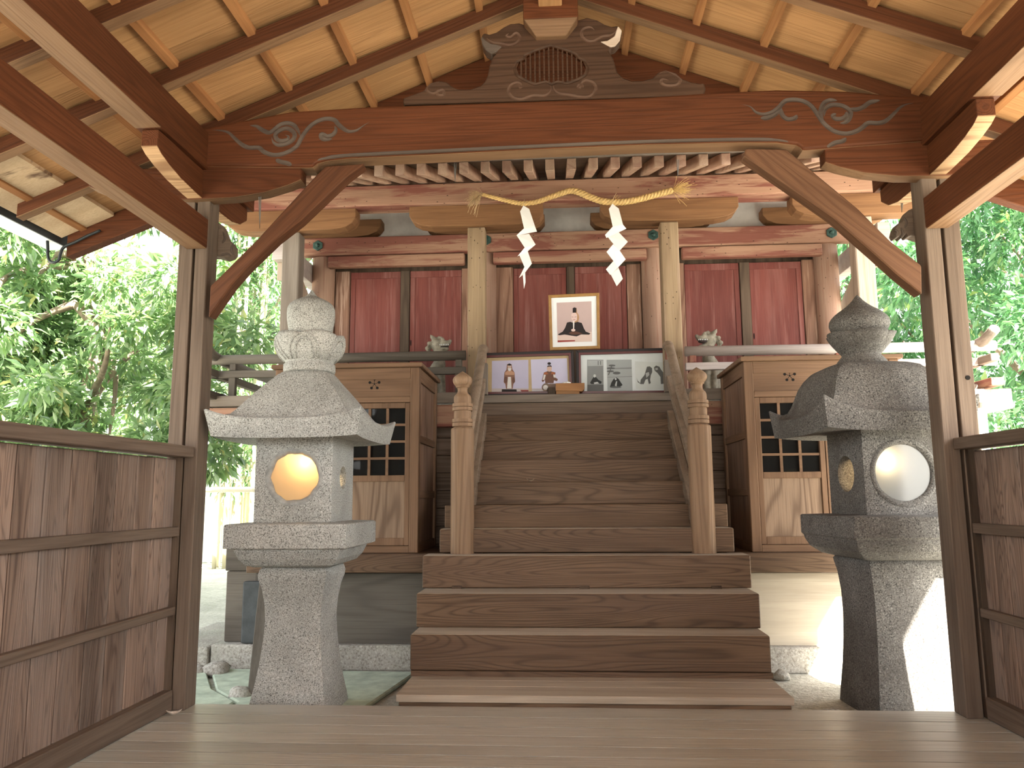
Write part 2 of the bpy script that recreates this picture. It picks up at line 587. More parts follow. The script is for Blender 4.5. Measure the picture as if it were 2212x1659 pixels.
def ground_mat():
    m, nt, bs = new_mat('pale_dirt_and_concrete')
    v = mapped(nt, (1, 1, 1))
    n = noise_tex(nt, v, 2.0, 6.0, .65)
    r = ramp(nt, [(.3, (.36, .35, .30)), (.55, (.50, .49, .43)), (.75, (.58, .56, .50))])
    nt.links.new(n, r.inputs[0])
    n2 = noise_tex(nt, v, 38.0, 3.0, .6)
    r2 = ramp(nt, [(.3, (.72, .70, .66)), (.6, (1.05, 1.05, 1.05))])
    nt.links.new(n2, r2.inputs[0])
    nt.links.new(mixc(nt, 1.0, r.outputs[0], r2.outputs[0], 'MULTIPLY'), bs.inputs['Base Color'])
    bs.inputs['Roughness'].default_value = .9
    bp = N(nt, 'ShaderNodeBump')
    bp.inputs['Strength'].default_value = .5
    bp.inputs['Distance'].default_value = .02
    nt.links.new(n2, bp.inputs['Height'])
    nt.links.new(bp.outputs[0], bs.inputs['Normal'])
    return m


M['ground'] = ground_mat()
M['slab'] = plain('mossy_green_grey_slab', (.45, .52, .41), .9, var=.25, scale=9)


def emission(name, col, strength):
    m = bpy.data.materials.new(name)
    m.use_nodes = True
    nt = m.node_tree
    nt.nodes.clear()
    e = N(nt, 'ShaderNodeEmission')
    e.inputs[0].default_value = (*col, 1)
    e.inputs[1].default_value = strength
    o = N(nt, 'ShaderNodeOutputMaterial')
    nt.links.new(e.outputs[0], o.inputs[0])
    return m


def frosted(name, col):
    m = bpy.data.materials.new(name)
    m.use_nodes = True
    nt = m.node_tree
    nt.nodes.clear()
    t = N(nt, 'ShaderNodeBsdfTranslucent')
    t.inputs[0].default_value = (*col, 1)
    g = N(nt, 'ShaderNodeBsdfGlossy')
    g.inputs['Roughness'].default_value = .15
    g.inputs[0].default_value = (.8, .8, .8, 1)
    d = N(nt, 'ShaderNodeBsdfDiffuse')
    d.inputs[0].default_value = (*col, 1)
    m1 = N(nt, 'ShaderNodeMixShader')
    m1.inputs[0].default_value = .35
    nt.links.new(t.outputs[0], m1.inputs[1])
    nt.links.new(d.outputs[0], m1.inputs[2])
    m2 = N(nt, 'ShaderNodeMixShader')
    m2.inputs[0].default_value = .06
    nt.links.new(m1.outputs[0], m2.inputs[1])
    nt.links.new(g.outputs[0], m2.inputs[2])
    o = N(nt, 'ShaderNodeOutputMaterial')
    nt.links.new(m2.outputs[0], o.inputs[0])
    return m


M['bulb'] = emission('glowing_bulb', (1.0, .70, .36), 260)
M['pane'] = frosted('frosted_lantern_pane', (.46, .48, .49))
M['panewarm'] = frosted('amber_frosted_pane', (.74, .62, .44))
M['glass'] = None
gm, gnt, gbs = new_mat('door_glass')
gbs.inputs['Base Color'].default_value = (.02, .02, .02, 1)
gbs.inputs['Roughness'].default_value = .04
gbs.inputs['Specular IOR Level'].default_value = .5
gbs.inputs['Alpha'].default_value = .35
M['glass'] = gm
M['leafA'] = leafmat('broadleaf_foliage', [(0, (.10, .17, .085)), (.5, (.17, .27, .125)), (.9, (.27, .37, .19)), (1.0, (.44, .42, .17))], .42)
M['leafB'] = leafmat('camphor_foliage', [(0, (.05, .14, .065)), (.5, (.085, .22, .09)), (.9, (.145, .30, .14)), (1.0, (.28, .36, .11))], .3)
M['leafC'] = leafmat('bamboo_foliage', [(0, (.05, .13, .05)), (.6, (.11, .22, .08)), (1.0, (.20, .30, .12))], .3)

# ------------------------------------------------------------------ constants (metres)
XL, XR = -1.825, 1.797      # inner front corners of the two porch pillars
YP0, YP1 = 3.82, 3.937      # pillar front / rear
ZG = -.12                   # ground outside
RIDGE, SL = 3.649, .404     # rafter soffit: z = RIDGE - SL*|x|
LWORD, RWORD = 'with the pale granite lantern', 'with the dark granite lantern'


def roofz(x):
    return RIDGE - SL * abs(x)


# ------------------------------------------------------------------ setting: ground, floor
g = MB()
g.add([(-40, -25, ZG), (40, -25, ZG), (40, 60, ZG), (-40, 60, ZG)], [(0, 1, 2, 3)])
build(g, 'ground', M['ground'], kind='structure')

g = MB()
edges = [3.945]
for px_row in (1543.5, 1564, 1583, 1604, 1626, 1651):   # board seams read at x~500
    edges.append(at(500, px_row, 3).y if False else atz(500, px_row, 0).y)
while edges[-1] > -4.2:
    edges.append(edges[-1] - .098)
for a, b in zip(edges[1:], edges[:-1]):
    g.box(-1.98, 1.98, a + .0095, b, -.03, 0)
build(g, 'floor', M['floorX'], kind='structure')
build(MB().box(-1.97, 1.97, -4.2, 3.93, -.045, -.0025), 'floor', M['slatZ'], kind='structure')
g = MB()
for x in (-1.9, -.95, 0, .95, 1.9):
    g.box(x - .05, x + .05, -4.2, 3.9, ZG, -.046)
build(g, 'floor', M['postY'], kind='structure')

# mossy slabs outside on the left
g = MB()
sl_a = [(-2.9, 4.02), (-1.78, 4.02), (-1.80, 4.35), (-2.05, 4.62), (-2.35, 5.18), (-3.3, 5.18)]
g.prism(sl_a, ZG + .002, ZG + .035, 'xy')
build(g, 'stone_slab', M['slab'], bevel=.008, label='mossy grey stone slab between porch pillar and pale lantern, left of its crack', cat='paving slab')
g = MB()
sl_b = [(-1.765, 4.02), (-1.1, 4.02), (-.95, 5.12), (-2.31, 5.18), (-2.02, 4.62), (-1.785, 4.36)]
g.prism(sl_b, ZG + .002, ZG + .03, 'xy')
build(g, 'stone_slab', M['slab'], bevel=.008, label='mossy stone slab under the pale lantern, right of the crack', cat='paving slab')


def rock(c, r, sq=(1, 1, 1), seed=0):
    mb = MB()
    mb.sphere((0, 0, 0), 1, n=12, m=8)
    out = []
    for p in mb.v:
        k = 1 + .35 * noise.noise(Vector(p) * 1.7 + Vector((seed, seed * 2, 0)))
        out.append((c[0] + p[0] * r * sq[0] * k, c[1] + p[1] * r * sq[1] * k, c[2] + max(p[2], -.6) * r * sq[2] * k))
    mb.v = out
    return mb


for i, (x, y, r, lab) in enumerate(((-2.22, 5.08, .075, 'grey fist-sized rubble stone at foot of the plinth by the leaning post'),
                                   (-2.36, 5.06, .06, 'small rubble stone beside the porch pillar at the plinth foot'),
                                   (-1.82, 4.5, .06, 'broken stone chip at the foot of the thin wooden post'),
                                   (1.32, 5.1, .045, 'small stone chip on the dirt right of the stairs'),
                                   (1.27, 4.02, .08, 'rough stone lump on sunlit ground beside the step platform'))):
    build(rock((x, y, ZG + r * .5), r, (1.2, 1, .8), i * 3.1), 'stone_chip', M['plinth'], smooth=True, label=lab, cat='stone')

# ------------------------------------------------------------------ porch pillars
def porch_pillar(xa, sgn, label, outer, slot0, slot1):
    t = empty('porch_pillar', (xa + sgn * .08, 3.88, 0), label, 'pillar')
    a, b = sorted((xa, slot0))
    build(MB().box(a, b, YP0, YP1, 0, 2.72), 'shaft', M['postZ'], t, bevel=.004)
    a, b = sorted((slot1, outer))
    build(MB().box(a, b, YP0 + .002, YP1, 0, 2.60), 'outer_jamb', M['postZ'], t, bevel=.003)
    a, b = sorted((slot0, slot1))
    build(MB().box(a - .004, b + .004, YP0 + .045, YP1 - .002, 0, 2.60), 'groove_back', M['slatZ'], t)
    return t


porch_pillar(XL, -1, 'weathered brown porch pillar beside the pale granite lantern', -1.981, -1.892, -1.907)
pr_ = porch_pillar(XR, 1, 'brown porch pillar standing before the dark granite lantern', 1.966, 1.872, 1.888)
build(MB().disc((1.936, at(2078, 816, 3.82).z), .011, 3.8185, 3.822), 'peg_hole', M['holeblack'], pr_)


# half-height board walls
def half_wall(sgn, name):
    xb = sgn * 1.92
    root = empty(name, (xb, 1.5, 0), kind='structure')
    mb = MB()
    y = 3.80
    k = 0
    widths = [.10, .105, .155, .16, .15, .165, .155, .16, .185]
    while y > -4.2:
        w = widths[k] if k < len(widths) else .17
        x0, x1 = sorted((xb, xb + sgn * .018))
        mb.box(x0, x1, y - w + .006, y, .03, 1.20)
        y -= w
        k += 1
    x0, x1 = sorted((xb + sgn * .0185, xb + sgn * .03))
    build(MB().box(x0, x1, -4.2, 3.80, .03, 1.20), 'backing_boards', M['slatZ'], root)
    build(mb, 'plank_panel', M['fenceZ'], root, bevel=.004)
    x0, x1 = sorted((sgn * 1.838, sgn * 1.965))
    build(MB().box(x0, x1, -4.2, 3.815, 1.208, 1.262), 'top_rail', M['postY'], root, bevel=.004)
    for za, zb in ((.822, .868), (.447, .486)):
        x0, x1 = sorted((sgn * 1.885, sgn * 1.921))
        build(MB().box(x0, x1, -4.2, 3.80, za, zb), 'cross_rail', M['postY'], root, bevel=.003)
    x0, x1 = sorted((sgn * 1.876, sgn * 1.935))
    build(MB().box(x0, x1, -4.2, 3.80, .004, .10), 'bottom_rail', M['postY'], root, bevel=.004)
    x0, x1 = sorted((sgn * 1.893, sgn * 1.955))
    build(MB().box(x0, x1, 3.795, 3.819, .004, 1.207), 'end_stile', M['slatZ'], root)
    return root


half_wall(-1, 'wall_left')
half_wall(1, 'wall_right')

# ------------------------------------------------------------------ porch roof
YR0, YR1 = -4.2, 4.36
BZ = .085 / math.cos(math.atan(SL))
XE = 2.87
for sgn, nm in ((-1, 'ceiling_left'), (1, 'ceiling_right')):
    root = empty('ceiling', (sgn * 1.3, 2, roofz(1.3)), kind='structure')
    mb = MB()
    # boards run down the slope; seams parallel to the rafters
    y = YR1
    k = 0
    while y > YR0:
        w = .21 if k < 2 else .247
        k += 1
        a, b = y - w + .006, y
        dz = .004 * (k % 2)
        q = lambda x, d: (x, d)
        za, zb = roofz(0) + BZ, roofz(XE) + BZ
        A = [(0, a, za + dz), (sgn * XE, a, zb + dz), (sgn * XE, b, zb + dz), (0, b, za + dz)]
        B = [(p[0], p[1], p[2] + .022) for p in A]
        mb.hexa(A, B)
        y -= w
    build(mb, 'roof_boards', M['boardSL' if sgn < 0 else 'boardSR'], root)
    mb = MB()
    za, zb = roofz(0) + BZ + .034, roofz(XE + .12) + BZ + .034
    A = [(0, YR0, za), (sgn * (XE + .12), YR0, zb), (sgn * (XE + .12), YR1 + .25, zb), (0, YR1 + .25, za)]
    mb.hexa(A, [(p[0], p[1], p[2] + .06) for p in A])
    build(mb, 'roof_covering', M['charcoal'], root)

# rafters: built once, then copied
RY = [3.80, 3.293, 2.81, 2.33, 1.85, 1.37]
rname = ['nearest the carved strut', 'second from the carved strut', 'third from the carved strut', 'fourth from the carved strut', 'fifth from the carved strut', 'sixth from the carved strut']


def rafter(sgn, y):
    mb = MB()
    h = .082
    A = [(0, y, roofz(0)), (sgn * XE, y, roofz(XE)), (sgn * XE, y + .062, roofz(XE)), (0, y + .062, roofz(0))]
    mb.hexa(A, [(p[0], p[1], p[2] + h) for p in A])
    return mb


for sgn, side in ((-1, 'left'), (1, 'right')):
    r0 = build(rafter(sgn, RY[0]), 'rafter', M['darkSL' if sgn < 0 else 'darkSR'], bevel=.004)
    mb = MB()
    A = [(0, RY[0] + .003, roofz(0) - .002), (sgn * XE, RY[0] + .003, roofz(XE) - .002), (sgn * XE, RY[0] + .059, roofz(XE) - .002), (0, RY[0] + .059, roofz(0) - .002)]
    mb.hexa(A, [(p[0], p[1], p[2] + .004) for p in A])
    build(mb, 'pale_underside', M['tanSL' if sgn < 0 else 'tanSR'], r0, label='underside coloured paler for bounced light')
    y0 = r0.location.y
    for i, y in enumerate(RY):
        o = r0 if i == 0 else copy_tree(r0)
        o.location.y = y0 + (y - RY[0])
        lab = 'dark rafter of the %s roof slope, %s' % (side, rname[i])
        tag(o, lab, 'rafter', 'rafters under the %s roof slope' % side)
# battens across the rafters
BX = [.30, .66, 1.02, 1.38, 1.74, 2.10]
# read left batten positions from the photograph (bottom edge crossing over rafter B)
BXs = {-1: [], 1: []}
for px, py in ((535, 65), (608, 184), (764, 120), (889, 65)):
    pass
bx_l = [.40, .745, 1.072, 1.414, 1.776, 2.13, 2.48, 2.80]
bx_r = [.40, .729, 1.066, 1.403, 1.795, 2.13, 2.48, 2.80]
ordn = ['first', 'second', 'third', 'fourth', 'fifth', 'sixth', 'seventh', 'eighth']
for sgn, side, bl in ((-1, 'left', bx_l), (1, 'right', bx_r)):
    first = None
    for i, x in enumerate(bl):
        if first is None:
            mb = MB()
            w, h = .036, .032
            zc = roofz(x) + BZ - .001
            dx = w / 2
            A = [(sgn * (x - dx), YR0 + .1, roofz(x - dx) + BZ - h), (sgn * (x + dx), YR0 + .1, roofz(x + dx) + BZ - h),
                 (sgn * (x + dx), YR1 - .02, roofz(x + dx) + BZ - h), (sgn * (x - dx), YR1 - .02, roofz(x - dx) + BZ - h)]
            mb.hexa(A, [(p[0], p[1], p[2] + h - .001) for p in A])
            first = build(mb, 'roof_batten', M['battenY'], bevel=.002)
            x0, p0 = x, first.location.copy()
            o = first
        else:
            o = copy_tree(first)
            o.location = (p0.x + sgn * (x - x0), p0.y, p0.z - SL * (x - x0))
        tag(o, 'slim brown batten under the %s roof boards, %s below the ridge' % (side, ordn[i]), 'batten', 'battens under the %s roof boards' % side)
# gable board closing the end behind the main beam
mb = MB()
t = .19
mb.prism([(-XE - .03, roofz(XE + .03) + BZ), (0, roofz(0) + BZ), (XE + .03, roofz(XE + .03) + BZ), (XE + .03, roofz(XE + .03) - .058), (0, roofz(0) - .09), (-XE - .03, roofz(XE + .03) - .058)], 4.275, 4.345)
build(mb, 'gable_board', M['darkX'], bevel=.004, label='dark red gable board following the roof slopes behind the carved strut', cat='board')
# eave boards: stained strip is part of the boards' end, fascia
for sgn, side in ((-1, 'left'), (1, 'right')):
    mb = MB()
    A = [(sgn * 2.62, YR0, roofz(2.62) + BZ - .022), (sgn * 2.93, YR0, roofz(2.93) + BZ - .022), (sgn * 2.93, 4.27, roofz(2.93) + BZ - .022), (sgn * 2.62, 4.27, roofz(2.62) + BZ - .022)]
    mb.hexa(A, [(p[0], p[1], p[2] + .021) for p in A])
    build(mb, 'eave_board', M['stainY'], label='water-stained eave board along the lower edge of %s roof slope' % side, cat='board')

# upper side beams (wall plates)
for sgn, x0, x1, side, w_ in ((-1, -1.954, -1.825, 'left', LWORD), (1, 1.797, 1.926, 'right', RWORD)):
    wpl = build(MB().box(x0, x1, -4.2, 4.40, 2.707, 2.905), 'wall_plate_beam', M['darkY'], bevel=.005,
          label='upper side beam carrying the rafters on the side %s' % w_, cat='beam')
    trl = build(MB().box(x0 + (.02 if sgn < 0 else .0), x1 - (.0 if sgn < 0 else .02), -4.2, 3.815, 2.292, 2.448), 'tie_rail', M['darkY'], bevel=.005,
          label='lower side beam jointed into the pillar on the side %s' % w_, cat='beam')
    build(MB().box(x0 + .004, x1 - .004, -4.19, 3.30, 2.7045, 2.7085), 'pale_underside', M['tanY'], wpl, label='pale underside coloured for bounced light')  # thin slab: light from below put into a paler beam colour
    build(MB().box(x0 + (.024 if sgn < 0 else .004), x1 - (.004 if sgn < 0 else .024), -4.19, 3.81, 2.2895, 2.2935), 'pale_underside', M['tanY'], trl, label='pale underside coloured for bounced light')
    # bracket arm along Y under the wall plate
    prof = [(3.32, 2.706), (4.36, 2.706), (4.36, 2.640), (4.27, 2.585), (4.15, 2.560), (3.90, 2.553), (3.72, 2.556), (3.56, 2.566), (3.44, 2.585), (3.36, 2.605), (3.32, 2.625)]
    xa, xb = (-1.93, -1.85) if sgn < 0 else (1.822, 1.902)
    ba = empty('curved_bracket', ((xa + xb) / 2, 3.84, 2.553), 'curved bracket arm under the upper side beam %s' % w_, 'bracket')
    build(MB().prism(prof, xa, xb, 'yz'), 'arm_block', M['darkY'], ba, bevel=.003)
    sol = [(p[0], p[1] - .0015) for p in prof[2:]]
    sol2 = [(p[0], p[1] + .002) for p in prof[2:]]
    build(MB().prism(sol + sol2[::-1], xa + .002, xb - .002, 'yz'), 'pale_underside', M['bead'], ba, label='pale underside with bold wood grain')
    # bracket arm along X under the main beam
    s = -1 if sgn < 0 else 1
    cx = s * 1.90
    hp = [(-.57, 2.727), (.57, 2.727), (.57, 2.640), (.50, 2.612), (.38, 2.578), (.22, 2.556), (0, 2.549), (-.22, 2.556), (-.38, 2.578), (-.50, 2.612), (-.57, 2.640)]
    cbk = build(MB().prism([(cx + p[0], p[1]) for p in hp], 3.782, 3.872), 'cross_bracket', M['darkX'], bevel=.004,
          label='boat-shaped bracket under the end of the main beam, side %s' % w_, cat='bracket')

    so = [(cx + p[0], p[1]) for p in hp[2:]]
    build(MB().prism([(p[0], p[1] - .002) for p in so] + [(p[0], p[1] + .002) for p in so[::-1]], 3.786, 3.868), 'pale_underside', M['tanX'], cbk, label='underside coloured paler for bounced light')  # bracket underside lightened in colour for light from below

# main rainbow beam
top = crop([(205, 1085), (500, 1025), (900, 950), (1500, 912), (2212, 887)], 400, 0, .25316) + \
    crop([(0, 825), (600, 785), (1100, 762), (1700, 775), (2212, 820)], 1400, 0, .25316)
bot = [(1985, 317), (1735, 322.5), (1731, 317), (1721, 311), (1680, 306), (1602, 305), (1400, 309.5), (1180, 319), (960, 330), (754, 339.5), (706, 345), (684, 351), (674, 360), (453, 367.5)]
YB = 3.765
mbeam = empty('main_beam', (0, YB + .06, 2.73), 'long red-brown main beam with carved scrolls at both ends', 'beam')
outl = [(-1.90, xz([top[0]], YB)[0][1])] + xz(top, YB) + [(1.90, xz([top[-1]], YB)[0][1]), (1.90, 2.732)] + xz(bot[1:-1], YB) + [(-1.90, 2.728)]
bmain = build(MB().prism(outl, YB, YB + .125), 'beam_timber', M['darkX'], mbeam, bevel=.012, seg=2)


def spline(pts, k=6):
    """Catmull-Rom through 2-D points"""
    out = []
    n = len(pts)
    for i in range(n - 1):
        p0 = pts[max(i - 1, 0)]
        p1, p2 = pts[i], pts[i + 1]
        p3 = pts[min(i + 2, n - 1)]
        for j in range(k):
            t = j / k
            out.append(tuple(.5 * ((2 * p1[a]) + (-p0[a] + p2[a]) * t + (2 * p0[a] - 5 * p1[a] + 4 * p2[a] - p3[a]) * t * t +
                                   (-p0[a] + 3 * p1[a] - 3 * p2[a] + p3[a]) * t ** 3) for a in range(len(p1))))
    out.append(tuple(pts[-1]))
    return out


def relief(mb, px, y, r, taper=True, flat=.55):
    pts = [(p[0], p[1]) for p in spline(xz(px, y), 6)]
    n = len(pts)
    rad = []
    for i in range(n):
        t = i / (n - 1)
        k = 1.0
        if taper:
            k = min(1, .25 + 4 * t, .25 + 4 * (1 - t))
        rad.append(r * k)
    mb.tube([(p[0], y, p[1]) for p in pts], rad, 6, flat=1.0)


# scroll carvings (left scroll read from the crop at 440,230; right from 1580,190)
sL, oL = .17179, (440, 230)
Lc = [
    [(75, 297), (180, 295), (300, 320), (380, 390), (470, 470), (560, 512), (650, 512), (700, 520), (760, 570), (870, 605), (980, 595), (1090, 550), (1170, 490), (1210, 420), (1250, 350), (1330, 250), (1430, 180), (1540, 150), (1640, 165), (1690, 220), (1760, 280), (1830, 310), (1920, 295), (2010, 235), (2110, 170)],
    [(570, 235), (660, 245), (740, 295), (820, 325), (890, 280), (960, 225), (1040, 205), (1120, 225), (1180, 290), (1215, 380)],
    [(850, 370), (870, 440), (930, 480), (1020, 470), (1100, 430), (1140, 370), (1120, 310), (1040, 270), (950, 300), (900, 350), (920, 410), (980, 430), (1050, 410), (1060, 370), (1010, 350)],
    [(1640, 235), (1660, 290), (1620, 350), (1550, 370), (1490, 345), (1470, 360), (1490, 400), (1560, 410), (1620, 400)],
    [(900, 660), (960, 690), (1050, 710), (1105, 745)],
]
sR, oR = .18987, (1580, 190)
Rc = [
    [(2100, 165), (2000, 180), (1920, 220), (1840, 300), (1760, 370), (1680, 395), (1560, 395), (1500, 440), (1420, 490), (1310, 515), (1190, 495), (1100, 440), (1040, 380), (985, 300), (920, 210), (840, 155), (740, 130), (640, 135), (590, 165), (540, 220), (470, 270), (370, 295), (280, 270), (210, 205), (90, 180)],
    [(1210, 140), (1130, 135), (1060, 165), (1025, 230), (1020, 300), (1050, 380)],
    [(1060, 330), (1070, 240), (1140, 190), (1230, 190), (1310, 220), (1360, 270), (1340, 350), (1290, 390), (1230, 395)],
    [(1330, 230), (1420, 240), (1500, 215), (1580, 160), (1700, 135)],
    [(1200, 285), (1160, 310), (1190, 345), (1260, 345), (1310, 310), (1310, 260)],
    [(560, 210), (580, 300), (640, 350), (720, 340), (750, 300)],
    [(330, 340), (420, 335), (500, 295), (550, 250)],
    [(1310, 560), (1270, 600), (1180, 620), (1120, 660), (1105, 690)],
]
def cut(o, cutters):
    """subtract the cutter builders (mb, material) from o and keep only the result"""
    tmp = []
    for mb, m in cutters:
        c = build(mb, 'cutter', m)
        tmp.append(c)
        b = o.modifiers.new('cut', 'BOOLEAN')
        b.operation = 'DIFFERENCE'
        b.solver = 'EXACT'
        b.object = c
        b.use_self = True
        b.material_mode = 'TRANSFER'
    bpy.context.view_layer.update()
    dg = bpy.context.evaluated_depsgraph_get()
    me = bpy.data.meshes.new_from_object(o.evaluated_get(dg), depsgraph=dg)
    o.modifiers.clear()
    old = o.data
    o.data = me
    bpy.data.meshes.remove(old)
    for c in tmp:
        d = c.data
        bpy.data.objects.remove(c)
        bpy.data.meshes.remove(d)


cuts = []
for cs, s_, o_ in ((Lc, sL, oL), (Rc, sR, oR)):
    for c in cs:
        mb = MB()
        relief(mb, crop(c, o_[0], o_[1], s_), YB - .004, .0135)
        cuts.append((mb, M['carve']))
mb = MB()
relief(mb, [(1722, 311), (1680, 302.5), (1602, 301), (1400, 305.5), (1180, 314.5), (960, 325), (754, 335), (700, 342), (684, 347)], YB - .003, .012)
cuts.append((mb, M['carve']))
cut(bmain, cuts)
und = [p for p in xz(bot[1:-1], YB)]
und = [(1.88, 2.7325)] + und + [(-1.88, 2.7285)]
build(MB().prism([(p[0], p[1] - .002) for p in und] + [(p[0], p[1] + .0015) for p in und[::-1]], YB + .013, YB + .112), 'pale_underside', M['tanX'], mbeam, label='orange-tan underside coloured paler for bounced light')  # floor bounce under the main beam put into this slab's colour

# frog-leg strut
YF = 3.775
fs, fo = .30741, (860, 20)
frog = [(35, 668), (35, 622), (100, 600), (180, 570), (195, 545), (230, 515), (290, 500), (340, 510), (385, 545), (430, 562), (510, 560), (580, 535), (610, 505), (630, 460), (640, 400), (665, 335), (690, 305), (655, 315), (615, 290), (590, 250), (583, 200), (600, 165), (640, 175), (690, 160), (740, 125), (790, 100), (850, 95), (900, 110), (950, 165), (1185, 160), (1215, 110), (1260, 75), (1330, 57), (1400, 75), (1450, 105), (1500, 120), (1545, 115), (1575, 150), (1560, 220), (1525, 262), (1490, 270), (1480, 290), (1510, 340), (1540, 440), (1580, 480), (1640, 503), (1720, 500), (1790, 480), (1830, 440), (1880, 425), (1950, 445), (1995, 485), (2060, 510), (2120, 520), (2150, 515), (2162, 560), (2150, 600)]
strut = empty('frog_leg_strut', (0, YF + .04, 2.98), 'carved frog-leg strut with barred oval opening standing on the main beam', 'strut')
sboard = build(MB().prism(xz(crop(frog, *fo, fs), YF), YF, YF + .075), 'strut_board', M['frog'], strut, bevel=.006)
oval = [(1075, 262), (1150, 285), (1195, 300), (1240, 320), (1262, 345), (1300, 365), (1320, 410), (1305, 455), (1265, 480), (1230, 495), (1180, 510), (1120, 500), (1078, 515), (1040, 500), (970, 515), (920, 500), (880, 480), (845, 455), (832, 410), (850, 370), (890, 350), (905, 325), (950, 305), (1000, 285), (1075, 262)]
ov = xz(crop(oval, *fo, fs), YF)
pz = [p for p in ov[:-1]]
mb = MB()
cx = sum(p[0] for p in pz) / len(pz)


def oval_zrange(x):
    zs = []
    for a, b in zip(ov[:-1], ov[1:]):
        if (a[0] - x) * (b[0] - x) <= 0 and a[0] != b[0]:
            zs.append(a[1] + (b[1] - a[1]) * (x - a[0]) / (b[0] - a[0]))
    return (min(zs), max(zs)) if len(zs) >= 2 else None


xs0, xs1 = min(p[0] for p in pz), max(p[0] for p in pz)
for i in range(1, 15):
    x = xs0 + (xs1 - xs0) * i / 15
    zr = oval_zrange(x)
    if zr:
        mb.box(x - .0042, x + .0042, YF + .003, YF + .0215, zr[0] - .004, zr[1] + .004)
build(mb, 'opening_bars', M['frog'], strut)
cuts = [(MB().prism(pz, YF - .01, YF + .022), M['darkX'])]
mb = MB()
relief(mb, crop([(1075 + (p[0] - 1075) * 1.06, 390 + (p[1] - 390) * 1.08) for p in oval], *fo, fs), YF - .003, .0085, taper=False)
cuts.append((mb, M['frog']))
for c in ([(780, 150 + 15), (760, 185), (790, 195), (830, 165), (855, 200), (830, 235), (780, 250), (720, 240), (660, 230), (615, 195)],
          [(1385, 150), (1350, 125), (1300, 140), (1290, 180), (1320, 215), (1370, 222), (1440, 190), (1500, 180), (1540, 140)],
          [(320, 580), (280, 570), (280, 600), (320, 600), (310, 565), (250, 590), (205, 575), (200, 545), (240, 515), (300, 510)],
          [(1910, 500), (1860, 490), (1850, 515), (1890, 535), (1960, 530), (1985, 490), (1940, 455), (1880, 430), (1830, 455)],
          [(880, 545), (855, 550), (860, 525), (830, 515), (790, 535), (775, 580), (810, 620), (870, 630), (950, 605), (1030, 605), (1075, 570), (1065, 520)],
          [(1270, 530), (1300, 545), (1290, 520), (1320, 500), (1370, 515), (1390, 560), (1350, 610), (1280, 615), (1200, 600), (1130, 590), (1095, 560), (1095, 510)],
          [(1280, 520), (1265, 545), (1290, 550)]):
    mb = MB()
    relief(mb, crop(c, *fo, fs), YF - .003, .0095)
    cuts.append((mb, M['frogcut']))
cut(sboard, cuts)
mb = MB()
ear = xz(crop([(1545, 118), (1572, 150), (1558, 218), (1525, 258), (1490, 265), (1420, 228), (1470, 222), (1520, 190)], *fo, fs), YF - .002)
mb.prism(ear, YF - .006, YF + .074)
build(mb, 'carved_ear', M['pale_end'], strut, bevel=.004, label='pale weathered curled ear')
mb = MB()
ear = xz(crop([(590, 190), (584, 210), (592, 250), (618, 288), (655, 313), (690, 300), (730, 262), (700, 250), (650, 242), (610, 215)], *fo, fs), YF - .002)
mb.prism(ear, YF - .006, YF + .074)
build(mb, 'carved_ear', M['carve'], strut, bevel=.004, label='dusty grey curled ear')

# bearing block and ridge beam
YD = 3.70
c = [(-.164, 3.43), (.117, 3.43), (.117, 3.52), (-.164, 3.52)]
lo = [(-.100, 3.352), (.056, 3.352)]
blk = empty('bearing_block', (-.023, 3.80, 3.352), 'square bearing block with tapered foot on top of the carved strut', 'block')
build(MB().box(-.164, .117, YD, YD + .2, 3.428, 3.535), 'block_body', M['darkX'], blk, bevel=.004)
mb = MB()
mb.hexa([(-.100, YD + .04, 3.352), (.056, YD + .04, 3.352), (.056, YD + .16, 3.352), (-.100, YD + .16, 3.352)],
        [(-.162, YD + .002, 3.428), (.115, YD + .002, 3.428), (.115, YD + .198, 3.428), (-.162, YD + .198, 3.428)])
build(mb, 'block_foot', M['tanX'], blk, bevel=.003, label='lighter tapered foot')
build(MB().box(-.085, .035, -4.2, 3.78, 3.492, 3.70), 'ridge_beam', M['boardY'], bevel=.004, label='pale ridge beam running overhead above the bearing block', cat='beam')

# diagonal braces
YBR = 3.80
pl = xz([(454, 617), (474, 598), (560, 512), (681, 380), (703, 358), (787, 353), (749, 381), (648, 477), (595, 518), (531, 580), (500, 615), (450, 686)], YBR)
build(MB().prism(pl, YBR, YBR + .085), 'diagonal_brace', M['braceL'], bevel=.006, label='diagonal brace from pillar to main beam above the pale granite lantern', cat='brace')
prp = xz([(1607, 336), (1612, 320), (1700, 322), (1768, 380), (1853, 450), (1922, 519), (1991, 573), (1992, 636), (1940, 594), (1890, 549), (1800, 470), (1700, 400), (1640, 359)], YBR)
build(MB().prism(prp, YBR, YBR + .085), 'diagonal_brace', M['brace'], bevel=.006, label='diagonal brace from pillar to main beam above the dark granite lantern', cat='brace')

# carved beast-head nosings behind the pillars
def nosing(px, lab, extra):
    y = 3.97
    pts = xz(px, y)
    t = empty('carved_nosing', (pts[0][0], y, pts[0][1]), lab, 'carving')
    build(MB().prism(pts, y - .03, y + .045), 'beast_head', M['postX'], t, bevel=.008, seg=2)
    mb = MB()
    for e in extra:
        relief(mb, e, y - .031, .006)
    build(mb, 'head_carving', M['carve'], t, smooth=True)
    return t


